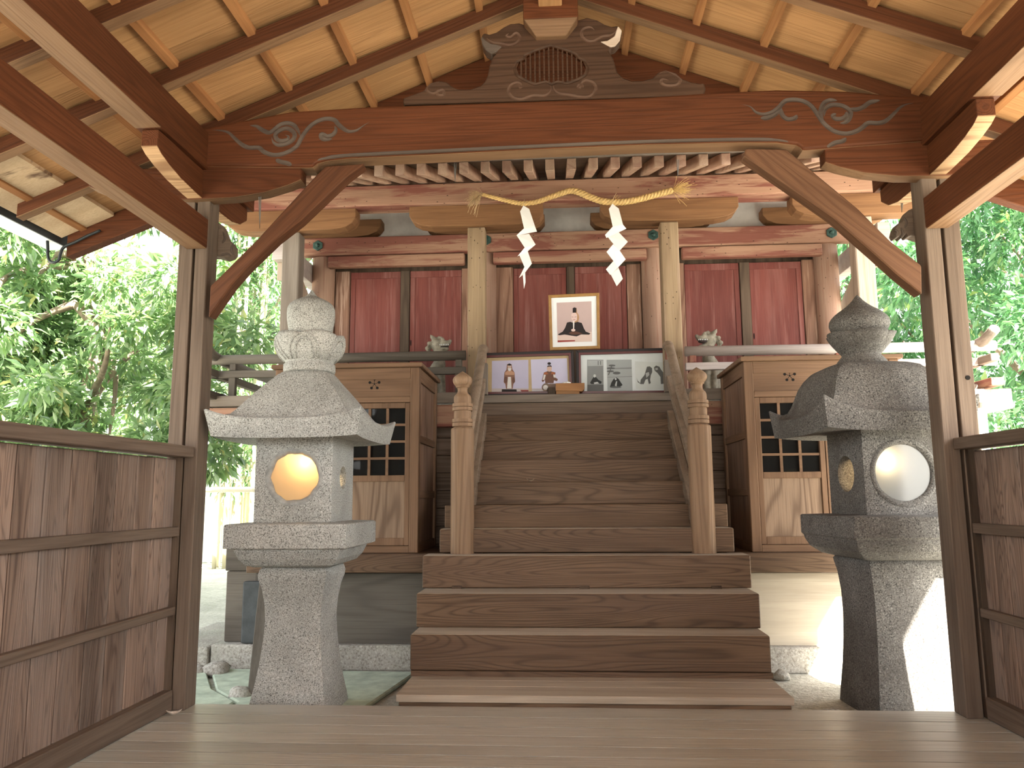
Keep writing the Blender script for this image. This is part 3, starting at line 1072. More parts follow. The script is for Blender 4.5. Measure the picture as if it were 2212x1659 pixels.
nosing([(452, 480), (478, 484), (484, 492), (490, 508), (494, 520), (503, 524), (508, 536), (508, 550), (502, 557), (490, 561), (470, 556), (452, 556)],
       'carved beast-head nosing peeping out beside the pillar near the pale lantern', [[(482, 500), (486, 515), (480, 525)], [(503, 527), (500, 540), (504, 550)], [(476, 552), (490, 548), (498, 552)]])
nosing([(1990, 450), (1972, 452), (1957, 458), (1950, 470), (1945, 482), (1935, 486), (1930, 496), (1927, 508), (1932, 517), (1940, 512), (1944, 518), (1952, 508), (1957, 515), (1964, 512), (1990, 520)],
       'carved beast-head nosing peeping out beside the pillar near the dark lantern', [[(1952, 470), (1958, 480), (1955, 492)], [(1932, 497), (1938, 500), (1936, 509)], [(1947, 492), (1950, 505), (1946, 514)]])

# gutter and hook on the left eave
for sgn, side in ((-1, 'left'), (1, 'right')):
    gut = empty('roof_gutter', (sgn * 3.03, 1.9, 2.50), 'pale grey box gutter with dark inner side along the %s eave of the porch' % side, 'gutter')
    gx = lambda a, b: sorted((sgn * a, sgn * b))
    build(MB().box(*gx(2.975, 3.10), YR0, 4.42, 2.512, 2.527), 'trough_bottom', M['gutter'], gut)
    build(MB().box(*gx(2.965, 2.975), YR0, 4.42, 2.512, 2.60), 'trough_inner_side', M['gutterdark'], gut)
    build(MB().box(*gx(3.10, 3.11), YR0, 4.42, 2.512, 2.62), 'trough_outer_side', M['gutter'], gut)
    if sgn < 0:
        hk = crop([(1140, 620), (1000, 680), (850, 755), (760, 790), (710, 830), (685, 900), (670, 955), (610, 985), (560, 960), (545, 900), (543, 820), (540, 740)], 0, 380, .18987)
        build(MB().tube([(p[0], 4.25, p[1]) for p in spline(xz(hk, 4.25), 4)], .0085, 8), 'gutter_hook', M['iron'], gut, smooth=True)

# ------------------------------------------------------------------ stairs
SX0, SX1 = -.81, 1.065
plat = empty('step_platform', (.12, 4.15, 0), 'low wide plank platform at the foot of the stairs', 'step')
build(MB().box(-.815, 1.062, 3.952, 4.36, ZG, .016), 'platform_base', M['stepX'], plat, bevel=.003)
ye = [3.945, 4.13, 4.26, 4.36]
for a, b in zip(ye[:-1], ye[1:]):
    build(MB().box(-.828, 1.075, a, b - .002, .017, .052), 'platform_board', M['stairtopX'], plat, bevel=.003)

st = empty('wooden_staircase', (.12, 5.2, ZG), 'steep brown timber staircase rising to the framed pictures', 'stairs')
# (front y, back y, top z, thickness, x0, x1)
steps = [
    (4.351, 4.60, .266, .185, -.838, 1.077),
    (4.583, 4.86, .4545, .186, -.85, 1.089),
    (4.837, 5.03, .649, .191, -.862, 1.108),
    (5.004, 5.26, .802, .145, -.784, 1.052),
    (5.22, 5.48, .950, .148, -.784, 1.064),
    (5.44, 5.70, 1.104, .154, -.72, .95),
    (5.66, 5.92, 1.268, .164, -.72, .95),
    (5.88, 6.12, 1.422, .154, -.72, .95),
    (6.08, 6.16, 1.590, .168, -.72, .95),
]
for (a, b, z, th, x0, x1) in steps:
    so_ = build(MB().box(x0, x1, a, b, z - th, z), 'step', M['stepX'], st, bevel=.005)
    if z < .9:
        build(MB().box(x0 + .005, x1 - .005, a + .005, b - .004, z - .001, z + .0015), 'skylit_tread', M['stairtopX'], so_, label='tread surface coloured paler for skylight')  # skylight on the lower treads put into this paler slab
build(MB().box(-.832, 1.083, 4.345, 4.5, .052, .079), 'kick_board', M['stepX'], st)
build(MB().box(-.72, .95, 6.095, 6.16, 1.592, 1.64), 'dark_riser', M['stepX'], st)
mb = MB()
for x in (-.65, .12, .90):
    mb.prism([(4.42, ZG), (6.1, ZG), (6.1, 1.40), (5.9, 1.25), (5.0, .62), (4.6, .26), (4.42, .08)], x - .03, x + .03, 'yz')
build(mb, 'stringer', M['slatZ'], st)

# stair railings: newel post with onion finial, slanting handrail and rail
def railing(cx, sgn, lab):
    y = 5.02
    zb = .65
    s_ = y / FPX
    t = empty('stair_railing', (cx, y, zb), lab, 'railing')
    zr_ = lambda row: at(994, row, y).z
    hw_ = y / FPX
    shaft = [(.0755, zb), (.0755, zb + .015), (.0745, zr_(929)), (.0725, zr_(926.5)), (.062, zr_(924))]
    smooth_by_angle(build(MB().lathe(shaft, cx, y, 40), 'newel_post', M['newelZ'], t))
    def ring(r0, r1, b, o):
        m = (r0 + r1) / 2
        return [(b, r0), (o - .6, r0 - .4), (o, (r0 + m) / 2), (o - .6, m + .6), (b + .6, m), (o - .6, m - .6), (o, (m + r1) / 2), (o - .6, r1 + .4), (b, r1)]
    prof = [(20, 924)] + ring(922, 905, 18.2, 22.6) + [(18.8, 900), (18.8, 892)] + ring(888, 872, 18.2, 22.6) + [(19, 868), (19, 861), (18.2, 857), (16.5, 854), (13.6, 852), (12.8, 850.5), (11.4, 848), (10.8, 844.5), (11.2, 840), (12.6, 838), (14.8, 837), (15.2, 835.8), (14.6, 834.8), (17.5, 832),
            (20.3, 828), (21.7, 823), (21.2, 819), (19.2, 815.5), (15.5, 812), (10.5, 808.5), (5.5, 805.3), (2, 803), (.3, 802)]
    smooth_by_angle(build(MB().lathe([(r * hw_, zr_(q)) for r, q in prof], cx, y, 40), 'onion_finial', M['newelZ'], t), 50)
    # slanting handrail from the top column down to the newel
    xr = cx + sgn * -.028
    p0 = Vector((xr, y + .03, 1.40))
    p1 = Vector((xr, 6.08, 2.155))
    mid = (p0 + p1) / 2
    path = [p0, mid + Vector((0, 0, -.015)), Vector((xr, 5.98, 2.115)), Vector((xr, 6.09, 2.170)), Vector((xr, 6.17, 2.178))]
    pth = spline([tuple(p) for p in path], 6)
    build(MB().tube(pth, .036, 14), 'handrail', M['rail'], t, smooth=True)
    build(MB().bar((xr, y + .04, 1.13), (xr, 6.12, 1.94), .045, .062), 'lower_rail', M['rail'], t, bevel=.004)
    build(MB().bar((xr, y + .04, .80), (xr, 6.12, 1.62), .05, .10), 'bottom_rail', M['rail'], t, bevel=.004)
    build(MB().box(xr - .035, xr + .035, 6.05, 6.12, 1.80, 2.05), 'rail_post', M['greyZ'], t, bevel=.004)
    build(MB().box(xr - .022, xr + .022, 6.06, 6.11, 2.05, 2.14), 'rail_block', M['pinkZ'], t, bevel=.004)
    return t


railing(-.641, -1, 'turned newel with slanting handrail beside the left side of the stairs')
railing(.868, 1, 'turned newel with slanting handrail beside the right side of the stairs')

# ------------------------------------------------------------------ veranda
ver = empty('veranda', (.11, 6.8, 1.64), 'raised timber veranda in front of the red doors', 'veranda')
build(MB().box(-.615, .853, 6.10, 6.24, 1.738, 1.80), 'front_sill', M['greyX'], ver, bevel=.004)
build(MB().box(-.72, .95, 6.115, 6.19, 1.642, 1.736), 'sill_beam', M['postX'], ver, bevel=.004)
mb = MB()
for k in range(6):
    mb.box(-3.0, 3.22, 6.24 + k * .14, 6.377 + k * .14, 1.755, 1.80)
build(mb, 'deck_boards', M['greyX'], ver, bevel=.002)
for x0, x1 in ((-2.95, -.73), (.96, 3.17)):
    build(MB().box(x0, x1, 6.12, 6.26, 1.745, 1.83), 'edge_board', M['greyX'], ver, bevel=.004)
    build(MB().box(x0, x1, 6.15, 6.25, 1.56, 1.735), 'edge_beam', M['pinkX'], ver, bevel=.004)
build(MB().box(3.05, 3.36, 6.02, 7.3, 1.63, 1.78), 'end_beam', M['paleZ'], ver, bevel=.006)
build(MB().box(3.03, 3.18, 6.16, 6.30, 1.3, 1.62), 'end_post', M['pinkZ'], ver, bevel=.004)
mb = MB()
k = 0
z = .5
while z < 1.55:
    mb.box(-2.45, 2.65, 6.28 + .004 * (k % 2), 6.32, z, z + .135)
    z += .14
    k += 1
mb.box(-2.45, 2.65, 6.325, 6.35, .2, 1.64)
build(mb, 'skirting_boards', M['skirtX'], ver, bevel=.002)


def ver_rail(x0, x1, lab, grey, side):
    t = empty('veranda_railing', ((x0 + x1) / 2, 6.19, 1.83), lab, 'railing')
    m1 = M['greyX'] if grey else M['paleZ']
    xa, xb = min(x0, x1), max(x0, x1)
    build(MB().tube([(xa, 6.19, 2.138), ((xa + xb) / 2, 6.19, 2.136), (xb, 6.19, 2.138)], .04, 14, up=(0, 0, 1)), 'round_top_rail', M['stubX'] if grey else M['paleX'], t, smooth=True)
    build(MB().box(xa, xb, 6.165, 6.215, 1.985, 2.043), 'middle_rail', M['stubX'] if grey else M['paleX'], t, bevel=.004)
    far = x0 if abs(x0 - .11) > abs(x1 - .11) else x1
    near = x1 if far == x0 else x0
    d = 1 if near > far else -1
    for i, f in enumerate((.012, .5, .88)):
        x = near + (far - near) * f + (-d * .03 if i == 0 else 0)
        build(MB().box(x - .028, x + .028, 6.168, 6.212, 1.831, 1.984), 'rail_post', M['stubZ'] if grey else M['pinkZ'], t, bevel=.003)
        build(MB().box(x - .026, x + .026, 6.172, 6.208, 2.044, 2.105), 'rail_block', M['stubZ'] if grey else M['pinkZ'], t, bevel=.006)
    # return along the side
    xs = far + d * .12
    build(MB().tube([(xs, 5.95, 2.15 + .07), (xs, 6.1, 2.165), (xs, 6.3, 2.145), (xs, 8.2, 2.145)], .04, 12), 'side_top_rail', M['stubY'] if grey else M['greyY'], t, smooth=True)
    build(MB().box(xs - .03, xs + .03, 5.98, 8.2, 1.985, 2.043), 'side_middle_rail', M['stubY'] if grey else M['greyY'], t, bevel=.004)
    build(MB().box(xs - .045, xs + .045, 5.98, 8.2, 1.80, 1.86), 'side_bottom_rail', M['stubY'] if grey else M['pinkY'], t, bevel=.004)
    return t


M['paleX'] = wood('pale_greyed_rail', (.50, .44, .41), (.30, .24, .22), 'X', rings=6, ring_amt=.3, tone=.25)
ver_rail(-2.95, -.765, 'shaded railing of the veranda behind the cabinet near the pale lantern', True, 'left')  # eave shade put into this railing's darker timber colour
ver_rail(3.36, .985, 'pale railing of the veranda behind the cabinet near the dark lantern', False, 'right')

# front (kohai) columns
cols = [(-2.262, 'greyed outer column behind the finial of the pale lantern', M['greyZ']), (-.686, 'yellowish worm-holed column left of the framed pictures', M['columnZ']),
        (.907, 'yellowish worm-holed column right of the framed pictures', M['columnZ']), (2.456, 'pale outer column behind the finial of the dark lantern', M['paleZ'])]
YK = 6.20
for x, lab, m in cols:
    inner = abs(x) < 1.5
    z0 = 1.801
    build(MB().box(x - .073, x + .073, YK + .045, YK + .185, z0, 3.236), 'shrine_column', m, bevel=.008, label=lab, cat='column')
    w = .56 if inner else .56
    hp = [(-w, 3.418), (w, 3.418), (w, 3.335), (w - .03, 3.290), (w - .09, 3.258), (w - .19, 3.240), (0, 3.236), (-w + .19, 3.240), (-w + .09, 3.258), (-w + .03, 3.290), (-w, 3.335)]
    build(MB().prism([(x + p[0], p[1]) for p in hp], YK + .01, YK + .16), 'boat_bracket', M['honeyX'], bevel=.004,
          label='boat-shaped bracket on the %s' % lab.replace('yellowish worm-holed ', ''), cat='bracket', group='boat-shaped brackets')
build(MB().box(-2.95, 3.15, 6.17, 6.36, 3.419, 3.598), 'shrine_front_beam', M['pinkX'], bevel=.008, label='long worn pink beam behind the straw rope', cat='beam')

# eave rafters of the shrine
YE0, YE1 = 5.25, 7.3
zr = lambda y: 3.278 + (y - 5.25) * (.326 / .92)
mb = MB()
A = [(0, YE0, zr(YE0)), (.063, YE0, zr(YE0)), (.063, YE1, zr(YE1)), (0, YE1, zr(YE1))]
mb.hexa(A, [(p[0], p[1], p[2] + .085) for p in A])
r0 = build(mb, 'eave_rafter', M['eaveY'], bevel=.003)
px0 = r0.location.x
xx = -2.35
i = 0
while xx < 2.6:
    o = r0 if i == 0 else copy_tree(r0)
    o.location.x = px0 - .0315 + xx
    tag(o, 'squared eave rafter in the row above the worn pink beam', 'rafter', 'eave rafters of the shrine')
    xx += .153
    i += 1
mb = MB()
A = [(-3.1, YE0 - .12, zr(YE0 - .12) + .087), (3.3, YE0 - .12, zr(YE0 - .12) + .087), (3.3, 9.3, zr(9.3) + .087), (-3.1, 9.3, zr(9.3) + .087)]
mb.hexa(A, [(p[0], p[1], p[2] + .12) for p in A])
build(mb, 'roof', M['greyX'], kind='structure')
build(MB().box(-4.0, 4.0, 2.9, 6.2, 3.93, 4.0), 'roof', M['charcoal'], kind='structure')  # unseen slab, added to keep sun off the stairs

# main wall of the shrine
mb = MB()
mb.box(-2.25, 2.45, 7.16, 7.24, 3.36, 4.045)
build(mb, 'wall_back', M['plaster'], kind='structure')
build(MB().box(-2.25, 2.45, 7.20, 7.26, 1.80, 3.36), 'wall_back', M['slatZ'], kind='structure')
mb = MB()
for sx in (-2.30, 2.43):
    mb.box(sx, sx + .06, 7.2, 9.3, 1.80, 3.95)
build(mb, 'wall_side', M['plaster'], kind='structure')
wp = [(-2.245, 'round pink pillar behind the outer column near the pale lantern'), (-.700, 'round worn pillar half hidden behind the column left of the pictures'),
      (.868, 'round worn pillar half hidden behind the column right of the pictures'), (2.44, 'round pale pink pillar behind the finial of the dark lantern')]
for x, lab in wp:
    build(MB().lathe([(.108, 1.80), (.108, 3.36)], x, 7.12, 28), 'round_pillar', M['pinkroundZ'], smooth=False, label=lab, cat='pillar')
    smooth_by_angle(bpy.data.objects[[o.name for o in bpy.data.objects if o.name.startswith('round_pillar')][-1]])
    hp = [(-.57, 3.62), (.57, 3.62), (.57, 3.55), (.53, 3.50), (.45, 3.465), (.32, 3.45), (0, 3.445), (-.32, 3.45), (-.45, 3.465), (-.53, 3.50), (-.57, 3.55)]
    build(MB().prism([(x + p[0], p[1]) for p in hp], 7.02, 7.155), 'wall_bracket', M['honeyX'], bevel=.004, label='curved bracket against the plaster above the ' + lab.split(' behind')[0].split(' half')[0] + (' near the pale lantern' if x < -1 else ' left of the pictures' if x < 0 else ' right of the pictures' if x < 1 else ' near the dark lantern'), cat='bracket')
    build(MB().box(x - .05, x + .05, 7.09, 7.155, 3.435, 3.62), 'bracket_stub', M['jambZ'], label='short dark stub post under the wall bracket, ' + ('near the pale lantern' if x < -1 else 'left of the pictures' if x < 0 else 'right of the pictures' if x < 1 else 'near the dark lantern'), cat='post')
tie = empty('tie_beam', (.11, 7.0, 3.26), 'long worn pink tie beam with bronze nail covers above the red doors', 'beam')
build(MB().box(-2.47, 2.70, 6.975, 7.06, 3.262, 3.434), 'beam_timber', M['pinkX'], tie, bevel=.012, seg=2)
for px, py in ((687, 531), (1050, 519), (1411, 508), (1796, 503)):
    p = at(px, py, 6.975)
    cv = build(MB().prism([(p.x + .052 * math.cos(PI / 6 + k * PI / 3), p.z + .052 * math.sin(PI / 6 + k * PI / 3)) for k in range(6)], 6.962, 6.976), 'nail_cover', M['verdigris'], tie, bevel=.004, label='hexagonal green bronze nail cover')
    build(MB().sphere((p.x, 6.960, p.z), .018, .014, .018), 'cover_knob', M['verdigris'], cv, smooth=True)
for (a, b, lab) in ((707, 1003, 'short lintel over the red doors behind the pale lantern'), (1065, 1397, 'short lintel over the middle red doors behind the paper streamers'), (1474, 1778, 'short lintel over the red doors behind the dark lantern')):
    x0, x1 = at(a, 565, 6.98).x, at(b, 545, 6.98).x
    build(MB().box(x0, x1, 6.985, 7.06, 3.148, 3.256), 'lintel', M['pinkX'], bevel=.012, seg=2, label=lab, cat='lintel')

# red double doors (one set of two leaves per bay)
sets = [(-2.13, -1.985, -1.505, -1.412, -.923, -.80, 'door_1'), (-.60, -.432, .064, .143, .620, .755, 'door_2'), (.975, 1.158, 1.656, 1.752, 2.220, 2.335, 'door_3')]
for (j0, a0, a1, b0, b1, j1, nm) in sets:
    t = empty(nm, ((a0 + b1) / 2, 7.15, 1.8), kind='structure')
    zt = 3.146
    for (u0, u1) in ((a0, a1), (b0, b1)):
        lf = build(MB().box(u0, u1, 7.14, 7.17, 1.80, zt - .012), 'door_leaf', M['redZ'], t, bevel=.003)
        fr = MB()
        fr.box(u0, u1, 7.132, 7.141, zt - .075, zt - .012)
        fr.box(u0, u0 + .045, 7.132, 7.141, 1.80, zt - .076)
        fr.box(u1 - .045, u1, 7.132, 7.141, 1.80, zt - .076)
        build(fr, 'leaf_frame', M['redZ'], lf, bevel=.002)
    build(MB().box(a1 + .004, b0 - .004, 7.115, 7.165, 1.80, zt - .01), 'meeting_strip', M['slatZ'], t, bevel=.003)
    build(MB().prism([(b0 + .012 + .006 * math.cos(q), 2.44 + .03 * math.sin(q)) for q in [2 * PI * k / 12 for k in range(12)]], 7.130, 7.134), 'keyhole', M['holeblack'], t)
    build(MB().box(j0, a0 - .004, 7.12, 7.18, 1.80, zt), 'jamb_board', M['jambZ'], t, bevel=.004)
    build(MB().box(b1 + .004, j1, 7.12, 7.18, 1.80, zt), 'jamb_board', M['jambZ'], t, bevel=.004)

# connecting beams from the outer columns back to the wall
for x, lab in ((-2.25, 'connecting beam from the outer column back to the wall near the pale lantern'), (2.50, 'connecting beam from the outer column back to the wall near the dark lantern')):
    t = empty('connecting_beam', (x, 6.7, 2.9), lab, 'beam')
    s = -1 if x < 0 else 1
    build(MB().box(x + s * .14 - .05, x + s * .14 + .05, 6.30, 8.6, 3.02, 3.20), 'beam_timber', M['paleX'], t, bevel=.004)
    build(MB().prism([(6.385, 3.02), (6.385, 2.86), (6.6, 2.90), (7.3, 2.55), (7.9, 2.3), (7.9, 2.5), (7.3, 2.76), (6.8, 3.02)], x + s * .14 - .035, x + s * .14 + .035, 'yz'), 'curved_brace', M['paleZ'], t, bevel=.004)

# ------------------------------------------------------------------ rope, streamers
rs, ro = .24412, (980, 380)
YRp = 6.10
rp = crop([(255, 165), (350, 190), (450, 215), (540, 235), (630, 243), (740, 228), (850, 190), (950, 155), (1010, 135), (1060, 132), (1120, 150), (1200, 185), (1300, 220), (1400, 232), (1500, 230), (1620, 210), (1740, 180), (1830, 155), (1930, 130)], *ro, rs)
cpts = [Vector((p[0], YRp, p[1])) for p in spline(xz(rp, YRp), 10)]
rope = empty('straw_rope', (.1, YRp, 3.4), 'twisted golden straw rope swagged along the worn pink beam', 'rope')
L_ = 0
for k in range(3):
    path = []
    L_ = 0
    for i, p in enumerate(cpts):
        if i:
            L_ += (p - cpts[i - 1]).length
        t = (cpts[min(i + 1, len(cpts) - 1)] - cpts[max(i - 1, 0)]).normalized()
        nrm = Vector((-t.z, 0, t.x))
        f = i / (len(cpts) - 1)
        R = .0075 + .006 * min(1, f * 1.8)
        a = L_ * 75 + 2 * PI * k / 3
        path.append(p + nrm * (R * math.sin(a)) + Vector((0, -1, 0)) * (R * math.cos(a)))
    n = len(path)
    # finer path for a smooth helix
    fine = [Vector(q) for q in spline([tuple(p) for p in path], 2)]
    build(MB().tube(fine, [(.0085 + .0065 * min(1, 1.8 * i / len(fine))) for i in range(len(fine))], 7), 'rope_strand', M['straw'], rope, smooth=True)


def tassel(p, dirs, n, L, m, droop):
    mb = MB()
    for i in range(n):
        d = Vector(dirs) + Vector((random.gauss(0, .3), random.gauss(0, .18), random.gauss(0, .33)))
        d.normalize()
        l = L * random.uniform(.6, 1.1)
        q = [Vector(p)]
        v = d * (l / 5)
        for j in range(5):
            q.append(q[-1] + v)
            v = v + Vector((random.gauss(0, .004), random.gauss(0, .003), -droop * random.uniform(.2, 1.6)))
        mb.tube(q, .0016, 4)
    return mb


build(tassel(cpts[0], (-.8, -.1, .1), 85, .12, M['drystraw'], .009), 'frayed_end', M['drystraw'], rope, label='frayed drooping end')
build(tassel(cpts[-1], (1, -.1, .22), 85, .15, M['straw'], .001), 'brush_end', M['straw'], rope, label='stiff brush-like end')
build(tassel(cpts[len(cpts) * 74 // 100], (.4, -.1, 1), 5, .06, M['straw'], 0), 'stray_straw', M['straw'], rope)


def streamer(tri, quads, lab, cord, tail=None):
    t = empty('paper_streamer', (at(*crop([tri[0]], *ro, rs)[0], YRp - .02)), lab, 'paper streamer')
    mb = MB()
    yb = YRp - .035
    def P3(p, k):
        v = at(*crop([p], *ro, rs)[0], yb + k)
        return v
    T = [P3(tri[0], .0), P3(tri[1], 0), P3(tri[2], 0)]
    th = Vector((0, .0015, 0))
    def slab(ps):
        n = len(ps)
        mb.add([tuple(p) for p in ps] + [tuple(p + th) for p in ps], [tuple(range(n)), tuple(range(2 * n - 1, n - 1, -1))] + [(i, (i + 1) % n, n + (i + 1) % n, n + i) for i in range(n)])
    slab(T)
    for i, (q, ks) in enumerate(quads):
        slab([P3(p, k) for p, k in zip(q, ks)])
    build(mb, 'folded_paper', M['paper'], t)
    a = at(*crop([tri[0]], *ro, rs)[0], yb)
    mb = MB()
    c = crop(cord, *ro, rs)
    mb.tube([at(p[0], p[1], yb + .004) for p in c], .0022, 5)
    build(mb, 'hanging_cord', M['drystraw'], t)
    if tail:
        mb = MB()
        b = [P3(p, .004) for p in tail]
        n = len(b)
        mb.add([tuple(p) for p in b] + [tuple(p + th) for p in b], [tuple(range(n)), tuple(range(2 * n - 1, n - 1, -1))] + [(i, (i + 1) % n, n + (i + 1) % n, n + i) for i in range(n)])
        build(mb, 'paper_tail', M['paper'], t)


z0 = 0
f = .022
streamer([(617, 262), (587, 316), (668, 292)],
         [([(588, 315), (668, 292), (724, 458), (622, 464)], (0, 0, -.01, 0)), ([(622, 464), (724, 458), (737, 492), (555, 526)], (0, -.01, f, f)), ([(556, 524), (668, 513), (725, 607), (628, 634)], (f, f, -.01, 0)),
          ([(628, 634), (725, 607), (655, 667), (564, 712)], (0, -.01, f, f)), ([(583, 704), (655, 665), (692, 776), (626, 806)], (f, f, -.01, 0)), ([(626, 806), (690, 778), (622, 868), (578, 902)], (0, -.01, f, f))],
         'narrow white zigzag paper streamer with a thin tail, nearer the frayed rope end', [(617, 262), (625, 205), (640, 245)], [(612, 876), (632, 848), (636, 940), (622, 1000)])
streamer([(1405, 246), (1372, 294), (1461, 289)],
         [([(1373, 293), (1461, 288), (1498, 430), (1407, 449)], (0, 0, -.01, 0)), ([(1407, 449), (1498, 430), (1528, 467), (1352, 549), (1339, 522)], (0, -.01, 0, f, f)), ([(1364, 541), (1455, 492), (1541, 583), (1465, 665)], (f, f, -.01, 0)),
          ([(1412, 603), (1470, 665), (1413, 750), (1352, 672)], (0, 0, f, f)), ([(1412, 605), (1470, 662), (1522, 738), (1456, 808), (1352, 672)], (0, 0, f, -.01, 0)), ([(1456, 808), (1416, 750), (1347, 826), (1386, 876)], (-.01, 0, f, f)),
          ([(1388, 868), (1456, 806), (1497, 910), (1443, 976)], (f, f, 0, 0))],
         'wide white zigzag paper streamer nearer the brush end of the rope', [(1405, 246), (1413, 200), (1440, 150)])

# hanging wire hooks at the eave
for i, (px, y0_, y1_, lab) in enumerate(((983, 352, 396, 'thin wire hook hanging from the eave above the frayed rope end'), (1464, 345, 384, 'thin wire loop hanging from the eave above the brush rope end'), (561, 425, 493, 'thin wire hanging in front of the pink beam beside the diagonal brace'), (1948, 432, 458, 'short wire hanging beside the pillar near the dark lantern'))):
    yy = 5.2 if i < 2 else 3.83 if i == 2 else 4.2
    a, b = at(px - 1.5, y0_, yy), at(px, y1_, yy)
    c = at(px + 2.5, y0_, yy)
    build(MB().tube([a, (a + b) / 2, b, (b + c) / 2, c], .003, 6), 'wire_hook', M['wire'], label=lab, cat='wire')

# ------------------------------------------------------------------ framed pictures
def flat(mb, pts, y):
    """a thin printed shape (polygon in xz) lying on the paper"""
    mb.prism(pts, y, y + .0006)
    return mb


def frame_thing(corner_px, y, border, depth, lab, m_out, m_in, back, name='picture_frame'):
    tl, tr, br, bl = xz(corner_px, y)
    cx_ = (bl[0] + br[0]) / 2
    t = empty(name, (cx_, y, min(bl[1], br[1])), lab, 'framed picture')
    def lerp(a, b, f): return (a[0] + (b[0] - a[0]) * f, a[1] + (b[1] - a[1]) * f)
    w = math.dist(tl, tr)
    h = math.dist(tl, bl)
    fx, fz = border / w, border / h
    def inner(fx, fz):
        a = lerp(lerp(tl, tr, fx), lerp(bl, br, fx), fz)
        b = lerp(lerp(tl, tr, 1 - fx), lerp(bl, br, 1 - fx), fz)
        c = lerp(lerp(tl, tr, 1 - fx), lerp(bl, br, 1 - fx), 1 - fz)
        d = lerp(lerp(tl, tr, fx), lerp(bl, br, fx), 1 - fz)
        return [a, b, c, d]
    o, i_ = [tl, tr, br, bl], inner(fx, fz)
    mb = MB()
    for k in range(4):
        j = (k + 1) % 4
        mb.prism([o[k], o[j], i_[j], i_[k]], y - depth, y + .012)
    build(mb, 'frame', m_out, t, bevel=.003)
    if m_in is not None:
        i2 = inner(fx * .55, fz * .55)
        mb = MB()
        for k in range(4):
            j = (k + 1) % 4
            mb.prism([i2[k], i2[j], i_[j], i_[k]], y - depth - .004, y - depth + .002)
        build(mb, 'frame_bead', m_in, t, bevel=.001)
    build(MB().prism(i_, y + .001, y + .008), 'backing', back, t)
    return t


ps, po = .20796, (1020, 600)


def px_at(pts, y):
    return xz(crop(pts, *po, ps), y)


def printed(t, name, paper_pts, paper_col, shapes, y, label):
    """a photo print: sheet plus thin shapes of its picture"""
    mb = MB()
    mb.prism(px_at(paper_pts, y), y - .001, y)
    mats, fm = [], [0] * 6 if len(paper_pts) == 4 else [0] * (len(paper_pts) + 2)
    mp = {}
    lay = 0
    for col, pts in shapes:
        lay += 1
        key = tuple(col)
        if key not in mp:
            mp[key] = len(mats) + 1
            mats.append(plain('print_ink_%d_%d_%d' % tuple(int(255 * c_) for c_ in key), key, .6))
        n0 = len(mb.f)
        q = px_at(pts, y)
        d = y - .001 - lay * .00025
        mb.prism(q, d, d + .0002)
        fm += [mp[key]] * (len(mb.f) - n0)
    pm = plain('print_paper_' + name + '_%d' % len(bpy.data.materials), paper_col, .6, var=.05, scale=4)
    o = build(mb, name, pm, t, mats=mats, fmat=fm, label=label)
    return o


def ell(cx, cy, rx, ry, n=16, a0=0, a1=2 * PI):
    return [(cx + rx * math.cos(a0 + (a1 - a0) * i / n), cy + ry * math.sin(a0 + (a1 - a0) * i / n)) for i in range(n if a1 - a0 > 6.2 else n + 1)]


# centre picture
YFc = 6.47
fc = frame_thing(crop([(790, 182), (1320, 158), (1328, 738), (808, 755)], *po, ps), YFc, .025, .012, 'tan framed photograph of a seated black-robed figure, standing above the two wide frames', M['framewood'], None, M['matwhite'])
DK, BR, SK = (.018, .013, .014), (.10, .045, .03), (.66, .50, .47)
printed(fc, 'photo_print', [(877, 260), (1238, 244), (1244, 662), (886, 672)], (.50, .38, .365), [
    ((.66, .52, .47), [(884, 600), (1000, 590), (1130, 585), (1242, 560), (1243, 661), (886, 671)]),
    ((.42, .24, .13), ell(1078, 415, 32, 55)),
    ((.42, .24, .13), [(1060, 330), (1085, 315), (1090, 372), (1060, 375)]),
    (DK, [(890, 588), (940, 560), (965, 520), (985, 465), (1020, 458), (1055, 470), (1095, 458), (1138, 470), (1160, 525), (1180, 560), (1228, 578), (1215, 592), (1130, 590), (1085, 610), (1020, 600), (960, 590), (905, 598)]),
    (BR, [(1000, 575), (1040, 555), (1090, 560), (1150, 580), (1080, 592), (1030, 590)]),
    (DK, [(1044, 318), (1060, 308), (1082, 314), (1080, 362), (1044, 365)]),
    (SK, [(1030, 378), (1052, 364), (1078, 366), (1090, 385), (1088, 440), (1066, 456), (1044, 450), (1030, 425)]),
    ((.12, .05, .05), [(1034, 404), (1050, 408), (1050, 412), (1034, 408)]), ((.12, .05, .05), [(1064, 408), (1082, 402), (1082, 406), (1064, 412)]),
    ((.30, .10, .10), [(1048, 436), (1072, 434), (1072, 438), (1048, 440)]),
    ((.78, .72, .70), [(1046, 452), (1062, 452), (1058, 540), (1050, 540)]),
    (SK, ell(1050, 545, 22, 14)),
    ((.30, .05, .045), [(888, 652), (1068, 648), (1068, 660), (888, 671)]),
], YFc, 'photo of a seated figure in black robes')

